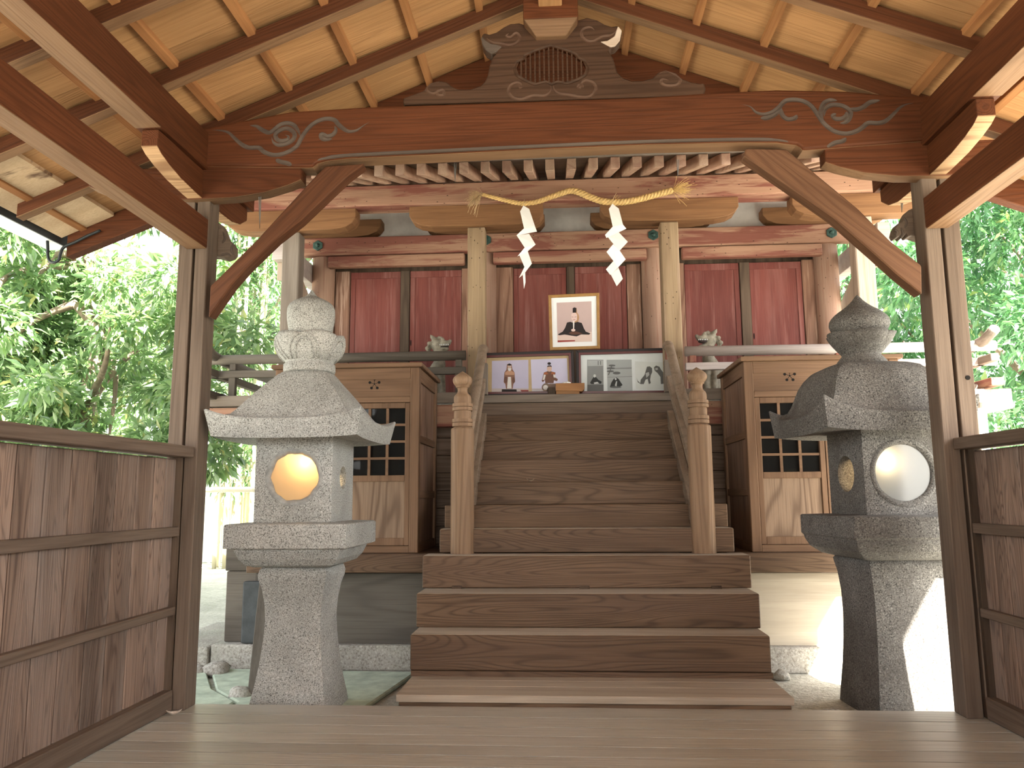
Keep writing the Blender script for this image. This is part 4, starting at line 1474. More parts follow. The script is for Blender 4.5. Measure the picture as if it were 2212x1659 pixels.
# lower left frame
YFl = 6.43
fl = frame_thing(crop([(40, 788), (1050, 755), (1068, 1230), (40, 1240)], *po, ps), YFl, .040, .016, 'dark red wide frame holding two colour statue photographs', M['framedark'], M['framered'], M['matkraft'])
WH = (.70, .68, .66)
printed(fl, 'photo_print', [(205, 864), (583, 852), (587, 1215), (203, 1215)], (.52, .50, .66), [
    ((.52, .46, .45), [(205, 1150), (585, 1150), (587, 1214), (203, 1214)]),
    ((.25, .06, .05), [(500, 1165), (585, 1165), (585, 1212), (530, 1212)]),
    (DK, [(308, 1158), (460, 1160), (468, 1212), (305, 1212)]),
    ((.25, .13, .09), [(362, 900), (385, 890), (410, 900), (418, 950), (440, 985), (446, 1080), (428, 1105), (420, 1155), (352, 1155), (345, 1105), (328, 1085), (335, 985), (356, 955)]),
    ((.52, .30, .20), [(340, 985), (372, 965), (405, 965), (438, 985), (436, 1010), (345, 1010)]),
    (WH, [(372, 1030), (402, 1030), (410, 1150), (362, 1150)]),
    ((.55, .42, .36), ell(388, 922, 20, 26)), (WH, [(368, 940), (410, 940), (404, 962), (388, 972), (374, 962)]),
    (DK, [(366, 905), (388, 890), (408, 905), (402, 912), (374, 912)]),
    ((.16, .08, .06), ell(350, 1060, 18, 34)), ((.16, .08, .06), ell(430, 1065, 14, 30)),
], YFl, 'photo of a standing hooded statue')
printed(fl, 'photo_print', [(608, 850), (985, 836), (1000, 1215), (622, 1215)], (.58, .57, .74), [
    ((.50, .46, .48), [(620, 1150), (998, 1150), (1000, 1214), (622, 1214)]),
    ((.16, .08, .055), [(770, 975), (800, 965), (830, 975), (866, 985), (858, 1030), (890, 1055), (880, 1075), (850, 1065), (845, 1095), (760, 1095), (756, 1060), (735, 1085), (722, 1070), (745, 985)]),
    (WH, [(745, 1005), (765, 1010), (752, 1060), (730, 1062)]), (WH, [(842, 1005), (860, 1005), (868, 1040), (846, 1035)]),
    ((.36, .12, .05), [(742, 990), (772, 976), (790, 1002), (752, 1008)]), ((.36, .12, .05), [(828, 976), (866, 988), (850, 1006), (816, 1000)]),
    ((.62, .44, .36), ell(802, 946, 26, 30)), (DK, [(776, 930), (786, 912), (820, 910), (828, 930), (812, 922), (790, 924)]), (DK, ell(800, 892, 18, 14)),
    ((.20, .14, .11), ell(770, 1140, 48, 45)), (WH, ell(762, 1140, 26, 26)), ((.20, .14, .11), [(800, 1100), (870, 1100), (860, 1160), (810, 1160)]),
    ((.40, .28, .22), [(738, 1170), (768, 1170), (770, 1212), (738, 1212)]), (DK, [(780, 1150), (830, 1150), (840, 1212), (778, 1212)]),
], YFl, 'photo of a seated warrior statue')
# lower right frame
frr = frame_thing(crop([(1076, 756), (2090, 728), (2100, 1225), (1085, 1232)], *po, ps), YFl, .040, .016, 'dark red wide frame holding three grey monochrome prints', M['framedark'], M['framered'], M['matpale'])
G1, G2, G3, G4 = (.12, .125, .125), (.25, .265, .265), (.42, .45, .45), (.03, .033, .033)
printed(frr, 'photo_print', [(1195, 852), (1362, 852), (1366, 1186), (1194, 1186)], G2, [
    (G3, [(1200, 858), (1360, 858), (1360, 915), (1200, 918)]), (G1, [(1198, 1112), (1364, 1110), (1365, 1184), (1196, 1184)]),
    (G3, [(1275, 865), (1285, 865), (1285, 905), (1275, 905)]), (G1, [(1305, 865), (1312, 865), (1312, 908), (1305, 908)]), (G1, [(1330, 865), (1337, 865), (1337, 905), (1330, 905)]),
    (G4, [(1225, 1090), (1245, 1055), (1262, 1030), (1285, 1030), (1310, 1060), (1345, 1080), (1340, 1100), (1285, 1105), (1235, 1104)]),
    ((.62, .64, .64), ell(1272, 1020, 13, 17)), ((.60, .62, .62), [(1262, 1090), (1300, 1082), (1320, 1098), (1270, 1104)]),
], YFl, 'grey print of a robed figure before a screen')
printed(frr, 'photo_print', [(1396, 852), (1655, 850), (1666, 1185), (1408, 1188)], (.36, .39, .39), [
    (G2, [(1400, 940), (1656, 930), (1658, 946), (1402, 952)]), (G2, [(1405, 1030), (1660, 1022), (1661, 1030), (1406, 1036)]),
    (G1, ell(1452, 912, 36, 10)), (G1, ell(1440, 940, 44, 10)), (G1, ell(1436, 972, 38, 10)), (G1, ell(1500, 990, 40, 15)),
    (G1, [(1446, 905), (1458, 905), (1440, 960), (1420, 1010), (1408, 1012), (1430, 960)]),
    (G4, [(1430, 1135), (1445, 1090), (1470, 1050), (1495, 1035), (1520, 1050), (1545, 1090), (1562, 1115), (1540, 1130), (1480, 1142)]),
    (G3, [(1480, 1120), (1495, 1075), (1506, 1075), (1500, 1130)]), ((.55, .57, .57), ell(1490, 1052, 10, 12)), (G1, ell(1490, 1138, 60, 10)),
], YFl, 'grey print of a seated figure beneath a pine')
printed(frr, 'photo_print', [(1690, 868), (2010, 880), (2012, 1160), (1700, 1155)], (.62, .67, .66), [
    (G1, [(1705, 1035), (1720, 1070), (1745, 1095), (1750, 1060), (1790, 1010), (1805, 960), (1815, 925), (1845, 920), (1868, 940), (1870, 980), (1856, 1010), (1848, 1060), (1855, 1095), (1835, 1105), (1822, 1050), (1800, 1060), (1782, 1105), (1750, 1105), (1720, 1085)]),
    (G3, [(1800, 990), (1835, 980), (1840, 1010), (1810, 1040)]),
    (G1, [(1888, 930), (1910, 912), (1945, 925), (1962, 955), (1985, 985), (1995, 1100), (1960, 1105), (1955, 1030), (1925, 990), (1895, 965)]),
    (G3, [(1900, 940), (1925, 935), (1930, 955), (1905, 960)]),
], YFl, 'grey print of a pair of guardian dogs')

# small offering stand before the pictures
ts = empty('offering_stand', (.12, 6.32, 1.80), 'small varnished wooden tray stand in front of the dark red frames', 'stand')
yq = 6.30
a, b = at(1200, 828, yq), at(1263, 843, yq)
build(MB().prism([(a.x, a.z), (b.x, a.z), (b.x, b.z + .012), (b.x - .02, b.z - .008), (a.x + .0, b.z)], yq, yq + .12), 'tray', M['tray'], ts, bevel=.003)
a2, b2 = at(1183, 836, yq), at(1203, 851, yq)
c1, c2 = at(1201, 845, yq), at(1252, 849, yq)
build(MB().box(c1.x, c2.x, yq + .01, yq + .10, 1.80, c1.z + .004), 'stand_base', M['tray'], ts, bevel=.003)
build(MB().box(a2.x, a2.x + .06, yq + .02, yq + .09, 1.80, a2.z), 'stand_wing', M['slatZ'], ts, bevel=.003)
mb = MB()
c = at(1223, 826, yq)
for (dx, r, dz) in ((-.018, .018, 0), (.01, .02, .004), (.028, .014, 0)):
    mb.sphere((c.x + dx, yq + .05, a.z + .007 + dz), r, r, .010, 10, 6)
build(mb, 'folded_offering', M['paper'], smooth=True, remesh=.004, label='small folded white paper lying on the wooden tray stand', cat='paper')

# ------------------------------------------------------------------ guardian lion-dogs
def lion(cx, flip, lab, open_mouth):
    y = 6.62
    t = empty('guardian_lion', (cx, y, 1.80), lab, 'statue')
    s = flip
    mb = MB()
    X = lambda dx: cx + s * dx
    # body seen in three-quarter, facing -s (towards the picture side)
    mb.sphere((X(.02), y + .06, 1.93), .085, .11, .13)
    mb.sphere((X(-.005), y, 2.06), .07, .08, .11)
    mb.sphere((X(-.03), y - .02, 2.14), .055, .06, .07)
    mb.sphere((X(.055), y + .02, 2.05), .05, .06, .07)
    mb.sphere((X(.10), y + .09, 1.90), .06, .09, .08)
    for d in (-.05, .015):
        mb.tube([(X(d), y - .05, 2.06), (X(d - .015), y - .06, 1.95), (X(d - .018), y - .07, 1.815)], [.035, .028, .03], 10)
        mb.sphere((X(d - .03), y - .085, 1.822), .034, .04, .024)
    mb.tube([(X(.12), y + .12, 1.85), (X(.15), y + .14, 1.98), (X(.13), y + .13, 2.10)], [.03, .045, .015], 8)
    # head
    mb.sphere((X(-.02), y - .03, 2.30), .062, .065, .06)
    mb.sphere((X(-.03), y - .04, 2.235), .05, .055, .04)
    mb.sphere((X(-.085), y - .055, 2.315), .05, .05, .026)    # upper jaw
    mb.sphere((X(-.075), y - .05, 2.245 if open_mouth else 2.27), .045, .045, .02)   # lower jaw
    mb.sphere((X(-.128), y - .06, 2.335), .016, .022, .016)
    for e in (-.03, .03):
        mb.sphere((X(-.065), y - .05 + e, 2.352), .017, .015, .014)
        mb.tube([(X(.01), y - .03 + e, 2.34), (X(.03), y - .03 + e * 1.3, 2.375), (X(.045), y - .03 + e * 1.5, 2.392)], [.02, .016, .004], 8)
    for k in range(7):
        a = -.2 + k * .42
        mb.sphere((X(.025 + .045 * math.sin(a)), y - .02 + (.04 if k % 2 else -.04), 2.35 - .13 * k / 6 + .01), .022, .022, .02)
    for k in range(5):
        mb.sphere((X(-.05 + k * .022), y - .04, 2.366 + .006 * math.sin(k * 2)), .012, .014, .016)
    build(mb, 'body', M['stone_statue'], t, remesh=.0075)
    mb = MB()
    mb.sphere((X(-.085), y - .085, 2.281), .038, .022, .014 if open_mouth else .006)
    build(mb, 'mouth', M['statue_mouth'], t, smooth=True)
    mb = MB()
    for k in range(6):
        mb.tube([(X(-.118 + .014 * k), y - .102, 2.300), (X(-.118 + .014 * k), y - .104, 2.288)], [.004, .001], 6)
    build(mb, 'teeth', M['matwhite'], t)
    # carved shoulder swirl
    mb = MB()
    pts = []
    for k in range(26):
        a = k * .36
        r = .006 + .0016 * k
        pts.append((X(.0 + r * math.cos(a)), y - .078 + .0006 * k, 2.055 + r * math.sin(a)))
    mb.tube(pts, .006, 6)
    build(mb, 'shoulder_swirl', M['stone_statue'], t, smooth=True)
    return t


lion(-1.075, -1, 'grey closed-mouthed guardian lion statue behind the veranda railing near the pale lantern', False)
lion(1.275, 1, 'grey open-mouthed guardian lion statue behind the veranda railing near the dark lantern', True)

# ------------------------------------------------------------------ side cabinets
def cabinet(x0, x1, inner, lab):
    """front at y=5.27; inner = +1 if the stairs lie on the +x side"""
    y0, y1 = 5.27, 6.04
    zb, zt = .637, 1.893
    t = empty('wooden_cabinet', ((x0 + x1) / 2, (y0 + y1) / 2, zb), lab, 'cabinet')
    w = .062
    build(MB().box(x0 - .022, x1 + .022, y0 - .03, y1 + .02, zt, zt + .030), 'cabinet_top', M['cabX'], t, bevel=.004)
    for x in (x0, x1 - w):
        build(MB().box(x, x + w, y0, y0 + w, zb, zt), 'corner_post', M['cabZ'], t, bevel=.004)
        build(MB().box(x, x + w, y1 - w, y1, zb, zt), 'corner_post', M['cabZ'], t, bevel=.004)
    a, b = x0 + w, x1 - w
    build(MB().box(a, b, y0 + .004, y0 + .04, 1.812, zt), 'front_rail', M['cabX'], t, bevel=.003)
    hp = build(MB().box(a, b, y0 + .012, y0 + .035, 1.690, 1.812), 'header_panel', M['cabX'], t)
    build(MB().box(a, b, y0 + .002, y0 + .045, 1.652, 1.690), 'front_rail', M['cabX'], t, bevel=.003)
    build(MB().box(a, b, y0 + .002, y0 + .05, zb, .683), 'front_rail', M['cabX'], t, bevel=.003)
    # plum-blossom cut-out on the header
    c = at(1707, 811, y0).x if inner < 0 else at(808, 829, y0).x
    zc = at(1707, 811, y0).z if inner < 0 else at(808, 829, y0).z
    mb = MB()
    for k in range(5):
        an = PI / 2 + 2 * PI * k / 5
        u, v = math.cos(an), math.sin(an)
        mb.disc((c + .034 * u, zc + .034 * v), .0095, y0 + .0105, y0 + .0125, 12)
        n_ = Vector((-v, u)) * .0014
        mb.prism([(c + .008 * u - n_.x, zc + .008 * v - n_.y), (c + .008 * u + n_.x, zc + .008 * v + n_.y), (c + .026 * u + n_.x, zc + .026 * v + n_.y), (c + .026 * u - n_.x, zc + .026 * v - n_.y)], y0 + .0108, y0 + .0125)
    mb.disc((c, zc), .006, y0 + .0105, y0 + .0125, 10)
    build(mb, 'plum_crest', M['holeblack'], hp)
    # two lattice doors
    mid = (a + b) / 2
    for (u0, u1) in ((a, mid), (mid, b)):
        sw = .036
        d = empty('lattice_door', ((u0 + u1) / 2, y0 + .02, .683))
        d.parent = t
        BASE[d.name] = tuple(d.location)
        d.location = Vector(d.location) - Vector(BASE[t.name])
        fr = MB()
        fr.box(u0 + .002, u0 + sw, y0 + .012, y0 + .040, .685, 1.650)
        fr.box(u1 - sw, u1 - .002, y0 + .012, y0 + .040, .685, 1.650)
        fr.box(u0 + sw, u1 - sw, y0 + .012, y0 + .040, 1.612, 1.650)
        fr.box(u0 + sw, u1 - sw, y0 + .012, y0 + .040, 1.112, 1.154)
        fr.box(u0 + sw, u1 - sw, y0 + .012, y0 + .040, .685, .735)
        build(fr, 'door_frame', M['cabZ'], d, bevel=.003)
        build(MB().box(u0 + sw, u1 - sw, y0 + .022, y0 + .034, .735, 1.112), 'lower_panel', M['panelZ'], d)
        la = MB()
        nx = 3
        for k in range(1, nx):
            x = u0 + sw + (u1 - u0 - 2 * sw) * k / nx
            la.box(x - .009, x + .009, y0 + .018, y0 + .032, 1.154, 1.612)
        for k in range(1, 4):
            z = 1.154 + (1.612 - 1.154) * k / 4
            la.box(u0 + sw, u1 - sw, y0 + .0185, y0 + .0315, z - .008, z + .008)
        build(la, 'lattice', M['cabX'], d)
        build(MB().box(u0 + sw, u1 - sw, y0 + .034, y0 + .037, 1.154, 1.612), 'glass_pane', M['glass'], d)
    # side panels with rails
    for sx in (-1, 1):
        xs = x0 + .018 if sx < 0 else x1 - .018
        build(MB().box(min(xs, xs - sx * .012), max(xs, xs - sx * .012), y0 + w, y1 - w, zb, zt), 'side_panel', M['cabdarkZ'], t)
        for za, zb_ in ((zb, .70), (1.0, 1.05), (1.38, 1.43), (1.80, zt)):
            xa, xb = sorted((xs, xs + sx * .014))
            build(MB().box(xa, xb, y0 + w, y1 - w, za, zb_), 'side_rail', M['cabY'], t, bevel=.002)
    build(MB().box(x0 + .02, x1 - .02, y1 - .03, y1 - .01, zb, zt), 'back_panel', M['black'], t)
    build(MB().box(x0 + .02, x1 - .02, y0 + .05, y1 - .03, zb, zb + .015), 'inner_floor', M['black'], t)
    return t


M['panelZ'] = wood('bold_grain_panel', (.27, .185, .125), (.11, .068, .044), 'Z', rings=13, across=3, along=.5, ring_amt=.65, tone=.2)
M['cabdarkZ'] = wood('cabinet_side_board', (.30, .19, .13), (.13, .07, .045), 'Z', rings=9, across=5, ring_amt=.5, tone=.35)
cabinet(-1.985, -.972, 1, 'brown lattice-door cabinet partly hidden by the pale granite lantern')
cabinet(1.222, 2.235, -1, 'brown lattice-door cabinet partly hidden by the dark granite lantern')
for x0, x1, s in ((-2.11, -.79, 'pale'), (1.055, 2.36, 'dark')):
    build(MB().box(x0, x1, 5.20, 6.08, .515, .636), 'cabinet_sill', M['stepX'], bevel=.004, label='thick plank sill carrying the cabinet by the %s lantern' % s, cat='plank')
    mb = MB()
    mb.box(x0 + .02, x1, 5.32, 5.36, .045, .50)
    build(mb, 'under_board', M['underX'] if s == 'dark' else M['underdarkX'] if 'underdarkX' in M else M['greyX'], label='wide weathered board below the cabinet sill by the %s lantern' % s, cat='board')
    build(MB().box(x0 - .25 if s == 'pale' else x0 - .3, x1 + (.3 if s == 'pale' else .35), 5.27, 6.3, ZG, .043), 'stone_plinth', M['plinth'], bevel=.012, seg=2, label='rough granite plinth block under the board by the %s lantern' % s, cat='stone')
build(MB().box(-2.78, -2.37, 5.25, 6.3, ZG, .03), 'stone_plinth', M['plinth'], bevel=.015, seg=2, label='rough granite plinth block beside the porch pillar under the greyed stub post', cat='stone')

sp = empty('stub_post', (-2.205, 5.42, .045), 'greyed squared stub post on the plinth beside the porch pillar', 'post')
build(MB().box(-2.31, -2.09, 5.36, 5.50, .045, .512), 'post_lower', M['stubX'], sp, bevel=.006)
build(MB().box(-2.32, -2.09, 5.355, 5.51, .515, .75), 'post_upper', M['stubX'], sp, bevel=.006)
build(MB().box(-2.165, -2.01, 5.285, 5.35, .046, .45), 'charcoal_stone', M['charcoal'], bevel=.012, seg=2, label='charcoal block leaning against the greyed stub post', cat='block')
a = at(543, 1500, 4.52)
build(MB().bar((at(550, 1500, 4.50).x, 4.52, ZG + .03), (at(564, 1239, 4.50).x, 4.62, at(564, 1239, 4.6).z + .02), .075, .07, up=(0, 1, 0)), 'thin_post', M['stubZ'], bevel=.004, label='thin squared wooden post behind the pale lantern shaft', cat='post')

# ------------------------------------------------------------------ stone lanterns
def sq_ring(cx, cy, hw, z, n=10, lift=None, r=.0):
    pts = []
    for side in range(4):
        for i in range(n):
            t = -1 + 2 * i / n
            if side == 0:
                p = (t, -1)
            elif side == 1:
                p = (1, t)
            elif side == 2:
                p = (-t, 1)
            else:
                p = (-1, -t)
            z2 = z
            if lift:
                z2 += lift * abs(t if side in (0, 2) else t) ** 3.2
            k = 1.0
            if r:
                m_ = max(abs(p[0]), abs(p[1]))
                d = math.hypot(*p)
                k = 1 - r * (d - 1) / .414
            pts.append((cx + p[0] * hw * k, cy + p[1] * hw * k, z2))
    return pts


def holed_plate(mb, c, u, n, hw, z0, z1, r, th, cz, seg=32):
    """vertical plate with a round hole; c=(x,y) face centre, u in-plane axis, n inward normal"""
    def P(a, z, d):
        return (c[0] + u[0] * a + n[0] * d, c[1] + u[1] * a + n[1] * d, z)
    inner, outer = [], []
    for i in range(seg):
        an = 2 * PI * i / seg
        ca, sa = math.cos(an), math.sin(an)
        inner.append((r * ca, cz + r * sa))
        zt = (z1 - cz) if sa > 0 else (cz - z0)
        k = min(hw / abs(ca) if abs(ca) > 1e-6 else 1e9, zt / abs(sa) if abs(sa) > 1e-6 else 1e9)
        outer.append((k * ca, cz + k * sa))
    # make sure exact corners exist
    corners = [(hw, z1), (-hw, z1), (-hw, z0), (hw, z0)]
    for cn in corners:
        j = min(range(seg), key=lambda q: math.dist(outer[q], cn))
        outer[j] = cn
    rings = [[P(*p, 0) for p in outer], [P(*p, 0) for p in inner], [P(p[0] * .88, cz + (p[1] - cz) * .88, th) for p in inner], [P(*p, th) for p in outer]]
    mb.loft(rings + [rings[0]], cap=False)


def lantern(cx, cy, lab, mat, P_):
    t = empty('stone_lantern', (cx, cy, ZG), lab, 'stone lantern')
    ca_, sa_ = math.cos(P_['rot']), math.sin(P_['rot'])
    X0, Y0 = cx, cy

    def R_(mb):
        mb.v = [(X0 + (p[0] - X0) * ca_ - (p[1] - Y0) * sa_, Y0 + (p[0] - X0) * sa_ + (p[1] - Y0) * ca_, p[2]) for p in mb.v]
        return mb
    cx = X0 + P_['dx']
    # shaft: waisted square post
    mb = MB()
    mb.loft([sq_ring(cx, cy, hw, z, 8, r=.03) for hw, z in P_['shaft']])
    o = build(R_(mb), 'shaft', mat, t)
    smooth_by_angle(o, 50)
    # middle platform
    mb = MB()
    mb.loft([sq_ring(cx, cy, hw, z, 8, r=.02) for hw, z in P_['plat']])
    o = build(R_(mb), 'middle_platform', mat, t, bevel=.008, seg=2)
    # fire box
    fb = empty('fire_box', (cx, cy, P_['fz'][0]))
    fb.parent = t
    BASE[fb.name] = tuple(fb.location)
    fb.location = Vector(fb.location) - Vector(BASE[t.name])
    mb = MB()
    hw, (z0, z1), r, th = P_['fhw'], P_['fz'], P_['fr'], .085
    cz = P_['fcz']
    holed_plate(mb, (cx, cy - hw), (1, 0), (0, 1), hw, z0, z1, r, th, cz)
    holed_plate(mb, (cx, cy + hw), (1, 0), (0, -1), hw, z0, z1, P_['fr2'], th, cz)
    holed_plate(mb, (cx - hw, cy), (0, 1), (1, 0), hw - th, z0, z1, P_['fr2'], th, cz)
    holed_plate(mb, (cx + hw, cy), (0, 1), (-1, 0), hw - th, z0, z1, P_['fr2'], th, cz)
    build(R_(mb), 'box_stone', mat, fb)
    # mortar ring and frosted pane
    mb = MB()
    nr = 40
    rin, rout = r * .86, r * 1.04
    rr = lambda i, b, amp: b * (1 + amp * (noise.noise(Vector((math.cos(i * 2 * PI / nr) * 2.5, math.sin(i * 2 * PI / nr) * 2.5, cx)))))
    R = [[(cx + rr(i, rad, amp) * math.cos(i * 2 * PI / nr), y, cz + rr(i, rad, amp) * math.sin(i * 2 * PI / nr)) for i in range(nr)]
         for rad, y, amp in ((rout, cy - hw - .002, .05 * P_['rough']), (r * .97, cy - hw - .007, .04 * P_['rough']), (rin, cy - hw + .012, .10 * P_['rough']), (rin, cy - hw + .035, .06 * P_['rough']), (rout, cy - hw + .035, 0))]
    mb.loft(R + [R[0]], cap=False)
    build(R_(mb), 'mortar_ring', M['mortar'] if P_['mort'] else mat, fb, smooth=True)
    build(R_(MB().disc((cx, cz), r * .985, cy - hw + .018, cy - hw + .022, 40)), 'frosted_pane', M['panewarm'] if P_['mort'] else M['pane'], fb)
    bl = P_['bulb']
    build(R_(MB().sphere((cx + bl[0], cy - hw + bl[2], cz + bl[1]), .017, .017, .02)), 'bulb', M['bulb'], fb, smooth=True)
    cx = X0
    # roof
    h = P_['rhw']
    rings = []
    zt0 = P_['rz']
    for hw_, z, lift, rr_ in P_['roof']:
        rings.append(sq_ring(cx, cy, h * hw_, z, 16, lift=lift, r=rr_))
    o = build(R_(MB().loft(rings)), 'lantern_roof', mat, t)
    smooth_by_angle(o, 38)
    # lotus and jewel
    def lot(a, k):
        f = P_['lotmod'][k]
        q = abs(math.cos(a * P_['petals'] / 2 + P_['petphase']))
        return (1 + f[0] * (q ** .5 - .6), f[1] * q)
    o = build(R_(MB().lathe(P_['lotus'], cx, cy, 96, lot)), 'lotus_base', mat, t, smooth=True)
    if P_.get('petal_lines'):
        mb = MB()
        for k in range(P_['petals']):
            a0 = 2 * PI * (k + P_['petoff']) / P_['petals']
            for sc in (1.0, .62):
                pts = []
                for j in range(17):
                    f = -1 + 2 * j / 16
                    a = a0 + f * .54 * sc
                    z = P_['pz'][0] + (P_['pz'][1] - P_['pz'][0]) * (1 - abs(f) ** 2.4) * (sc ** .5)
                    rr2 = np.interp(z, [q[1] for q in P_['lotus'][slice(*P_['lidx'])]], [q[0] for q in P_['lotus'][slice(*P_['lidx'])]]) * 1.012
                    pts.append((cx + rr2 * math.cos(a), cy + rr2 * math.sin(a), z))
                mb.tube(pts, .006, 6)
        build(R_(mb), 'petal_carving', mat, o, smooth=True)
    build(R_(MB().lathe(P_['jewel'], cx, cy, 40)), 'jewel_finial', mat, t, smooth=True)
    return t


# pale lantern
lz = lambda row, y: at(661, row, y).z
lcx, lcy = -1.402, 4.235
k = lcy / FPX
PL = dict(rough=1.0, rot=0.0, dx=0.0,
    shaft=[(.215, ZG), (.205, -.05), (.185, .05), (.168, .16), (.155, .28), (.150, .38), (.155, .46), (.168, .54), (.183, .585), (.186, .61), (.178, .640), (.165, .652)],
    plat=[(.20, .652), (.235, .664), (.262, .695), (.280, .735), (.282, .750), (.322, .752), (.322, .868), (.315, .874), (.20, .880)],
    fz=(.878, 1.325), fhw=.205, fr=.145, fr2=.062, fcz=1.112, mort=True, bulb=(.052, .078, .046),
    rhw=.405, rz=1.32,
    roof=[(.50, 1.322, 0, .0), (.93, 1.306, .012, 0), (1.0, 1.398, .052, 0), (.985, 1.405, .050, 0), (.90, 1.404, .034, .01), (.84, 1.412, .020, .02), (.79, 1.428, .010, .03), (.745, 1.456, .004, .035), (.70, 1.486, 0, .04), (.64, 1.523, 0, .05), (.57, 1.563, 0, .06), (.49, 1.605, 0, .07), (.42, 1.640, 0, .09), (.37, 1.668, 0, .12), (.335, 1.686, 0, .18), (.30, 1.693, 0, .24)],
    lotus=[(.12, 1.690), (.139, 1.693), (.142, 1.705), (.141, 1.738), (.128, 1.746), (.130, 1.752), (.150, 1.770), (.172, 1.796), (.185, 1.828), (.190, 1.860), (.188, 1.880), (.180, 1.893), (.150, 1.898), (.118, 1.905)],
    lotmod=[(0, 0)] * 5 + [(.01, 0), (.02, 0), (.035, 0), (.045, 0), (.05, .004), (.06, .012), (.06, .016), (.03, .006), (0, 0)],
    petals=5, petphase=2.356, petoff=-.15, petal_lines=True, pz=(1.758, 1.888), lidx=(5, 12),
    jewel=[(.110, 1.905), (.118, 1.915), (.124, 1.955), (.131, 1.995), (.133, 2.035), (.130, 2.062), (.120, 2.082), (.098, 2.100), (.068, 2.115), (.040, 2.128), (.020, 2.145), (.006, 2.168), (.001, 2.172)])
lantern(lcx, lcy, 'pale granite lantern with urn-shaped finial and glowing round window, beside the porch pillar', M['granite'], PL)
# dark lantern
rcx, rcy = 1.680, 4.43
PR = dict(rough=.15, rot=math.radians(5), dx=.08,
    shaft=[(.235, ZG), (.228, -.04), (.215, .08), (.205, .22), (.200, .36), (.202, .48), (.212, .58), (.224, .635), (.226, .652), (.215, .668)],
    plat=[(.235, .668), (.275, .680), (.318, .715), (.338, .755), (.342, .776), (.352, .786), (.352, .886), (.346, .892), (.22, .897)],
    fz=(.895, 1.345), fhw=.213, fr=.172, fr2=.098, fcz=1.114, mort=False, bulb=(-.085, .060, .046),
    rhw=.398, rz=1.34,
    roof=[(.50, 1.340, 0, .0), (.95, 1.322, .018, 0), (1.0, 1.415, .085, 0), (.985, 1.422, .082, 0), (.92, 1.424, .060, .01), (.86, 1.436, .036, .015), (.81, 1.462, .018, .02), (.775, 1.505, .006, .03), (.74, 1.560, 0, .04), (.70, 1.612, 0, .05), (.65, 1.655, 0, .07), (.58, 1.690, 0, .09), (.48, 1.708, 0, .12), (.36, 1.714, 0, .2), (.30, 1.715, 0, .3)],
    lotus=[(.11, 1.708), (.130, 1.711), (.130, 1.735), (.100, 1.772), (.106, 1.782), (.126, 1.805), (.148, 1.835), (.166, 1.862), (.177, 1.883), (.155, 1.893), (.118, 1.90)],
    lotmod=[(0, 0)] * 4 + [(.01, 0), (.03, 0), (.07, 0), (.11, .004), (.16, .012), (.10, .006), (0, 0)],
    petals=5, petphase=.9, petoff=.2, pz=(1.77, 1.88),
    jewel=[(r * 4.43 / FPX, at(1857, q, 4.43).z) for r, q in ((42, 729), (47, 726), (53, 719), (58, 711), (61, 702), (60, 694), (56, 687), (49, 680), (40, 673), (31, 667), (23, 661), (16.5, 655), (11, 649.5), (7, 644), (3.5, 640), (.5, 637.5))])
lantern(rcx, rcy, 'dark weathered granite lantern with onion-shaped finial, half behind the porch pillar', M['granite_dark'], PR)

# ------------------------------------------------------------------ small litter
def leaf_thing(p, L, rot, m, lab, curl=.3):
    mb = MB()
    n = 7
    for i in range(n):
        f = i / (n - 1)
        w = L * .28 * math.sin(PI * min(1, f * .95 + .05)) + .0008
        x = (f - .5) * L
        zc = .004 + curl * L * (f - .5) ** 2 * 1.5
        for s in (-1, 0, 1):
            mb.v.append((p[0] + x * math.cos(rot) - s * w * math.sin(rot), p[1] + x * math.sin(rot) + s * w * math.cos(rot), p[2] + zc + abs(s) * w * .5))
    for i in range(n - 1):
        for s in range(2):
            b = i * 3 + s
            mb.f.append((b, b + 1, b + 4, b + 3))
    o = build(mb, 'dry_leaf', m, label=lab, cat='leaf')
    sd = o.modifiers.new('solid', 'SOLIDIFY')
    sd.thickness = .0012
    return o


leaf_thing(tuple(atz(376, 1546, 0)), .07, .6, M['leaf_pale'], 'small pale dry leaf on the floor at the pillar foot', .8)
p = at(1147, 990, 5.66)
leaf_thing((p.x, 5.52, 1.105), .055, .1, M['leaf_dry'], 'curled brown leaf lying on a stair tread', .9)
leaf_thing((-2.03, 5.0, ZG + .004), .10, .3, M['leaf_dry'], 'yellow fallen leaf at the plinth foot behind the slabs', .4)

# ------------------------------------------------------------------ veranda end pole on the far right
pp = empty('drain_pipe', (3.07, 5.9, ZG), 'cream and blue vertical pipe beside the right end of the veranda', 'pipe')
build(MB().lathe([(.022, ZG), (.022, 1.62)], 3.045, 5.9, 16), 'cream_pipe', M['pole'], pp)
build(MB().lathe([(.02, ZG), (.02, 1.60)], 3.09, 5.92, 16), 'blue_pipe', M['poleblue'], pp)
build(MB().lathe([(.02, 1.60), (.045, 1.66), (.045, 1.70), (.03, 1.70)], 3.06, 5.91, 16), 'pipe_cap', M['greyZ'], pp)

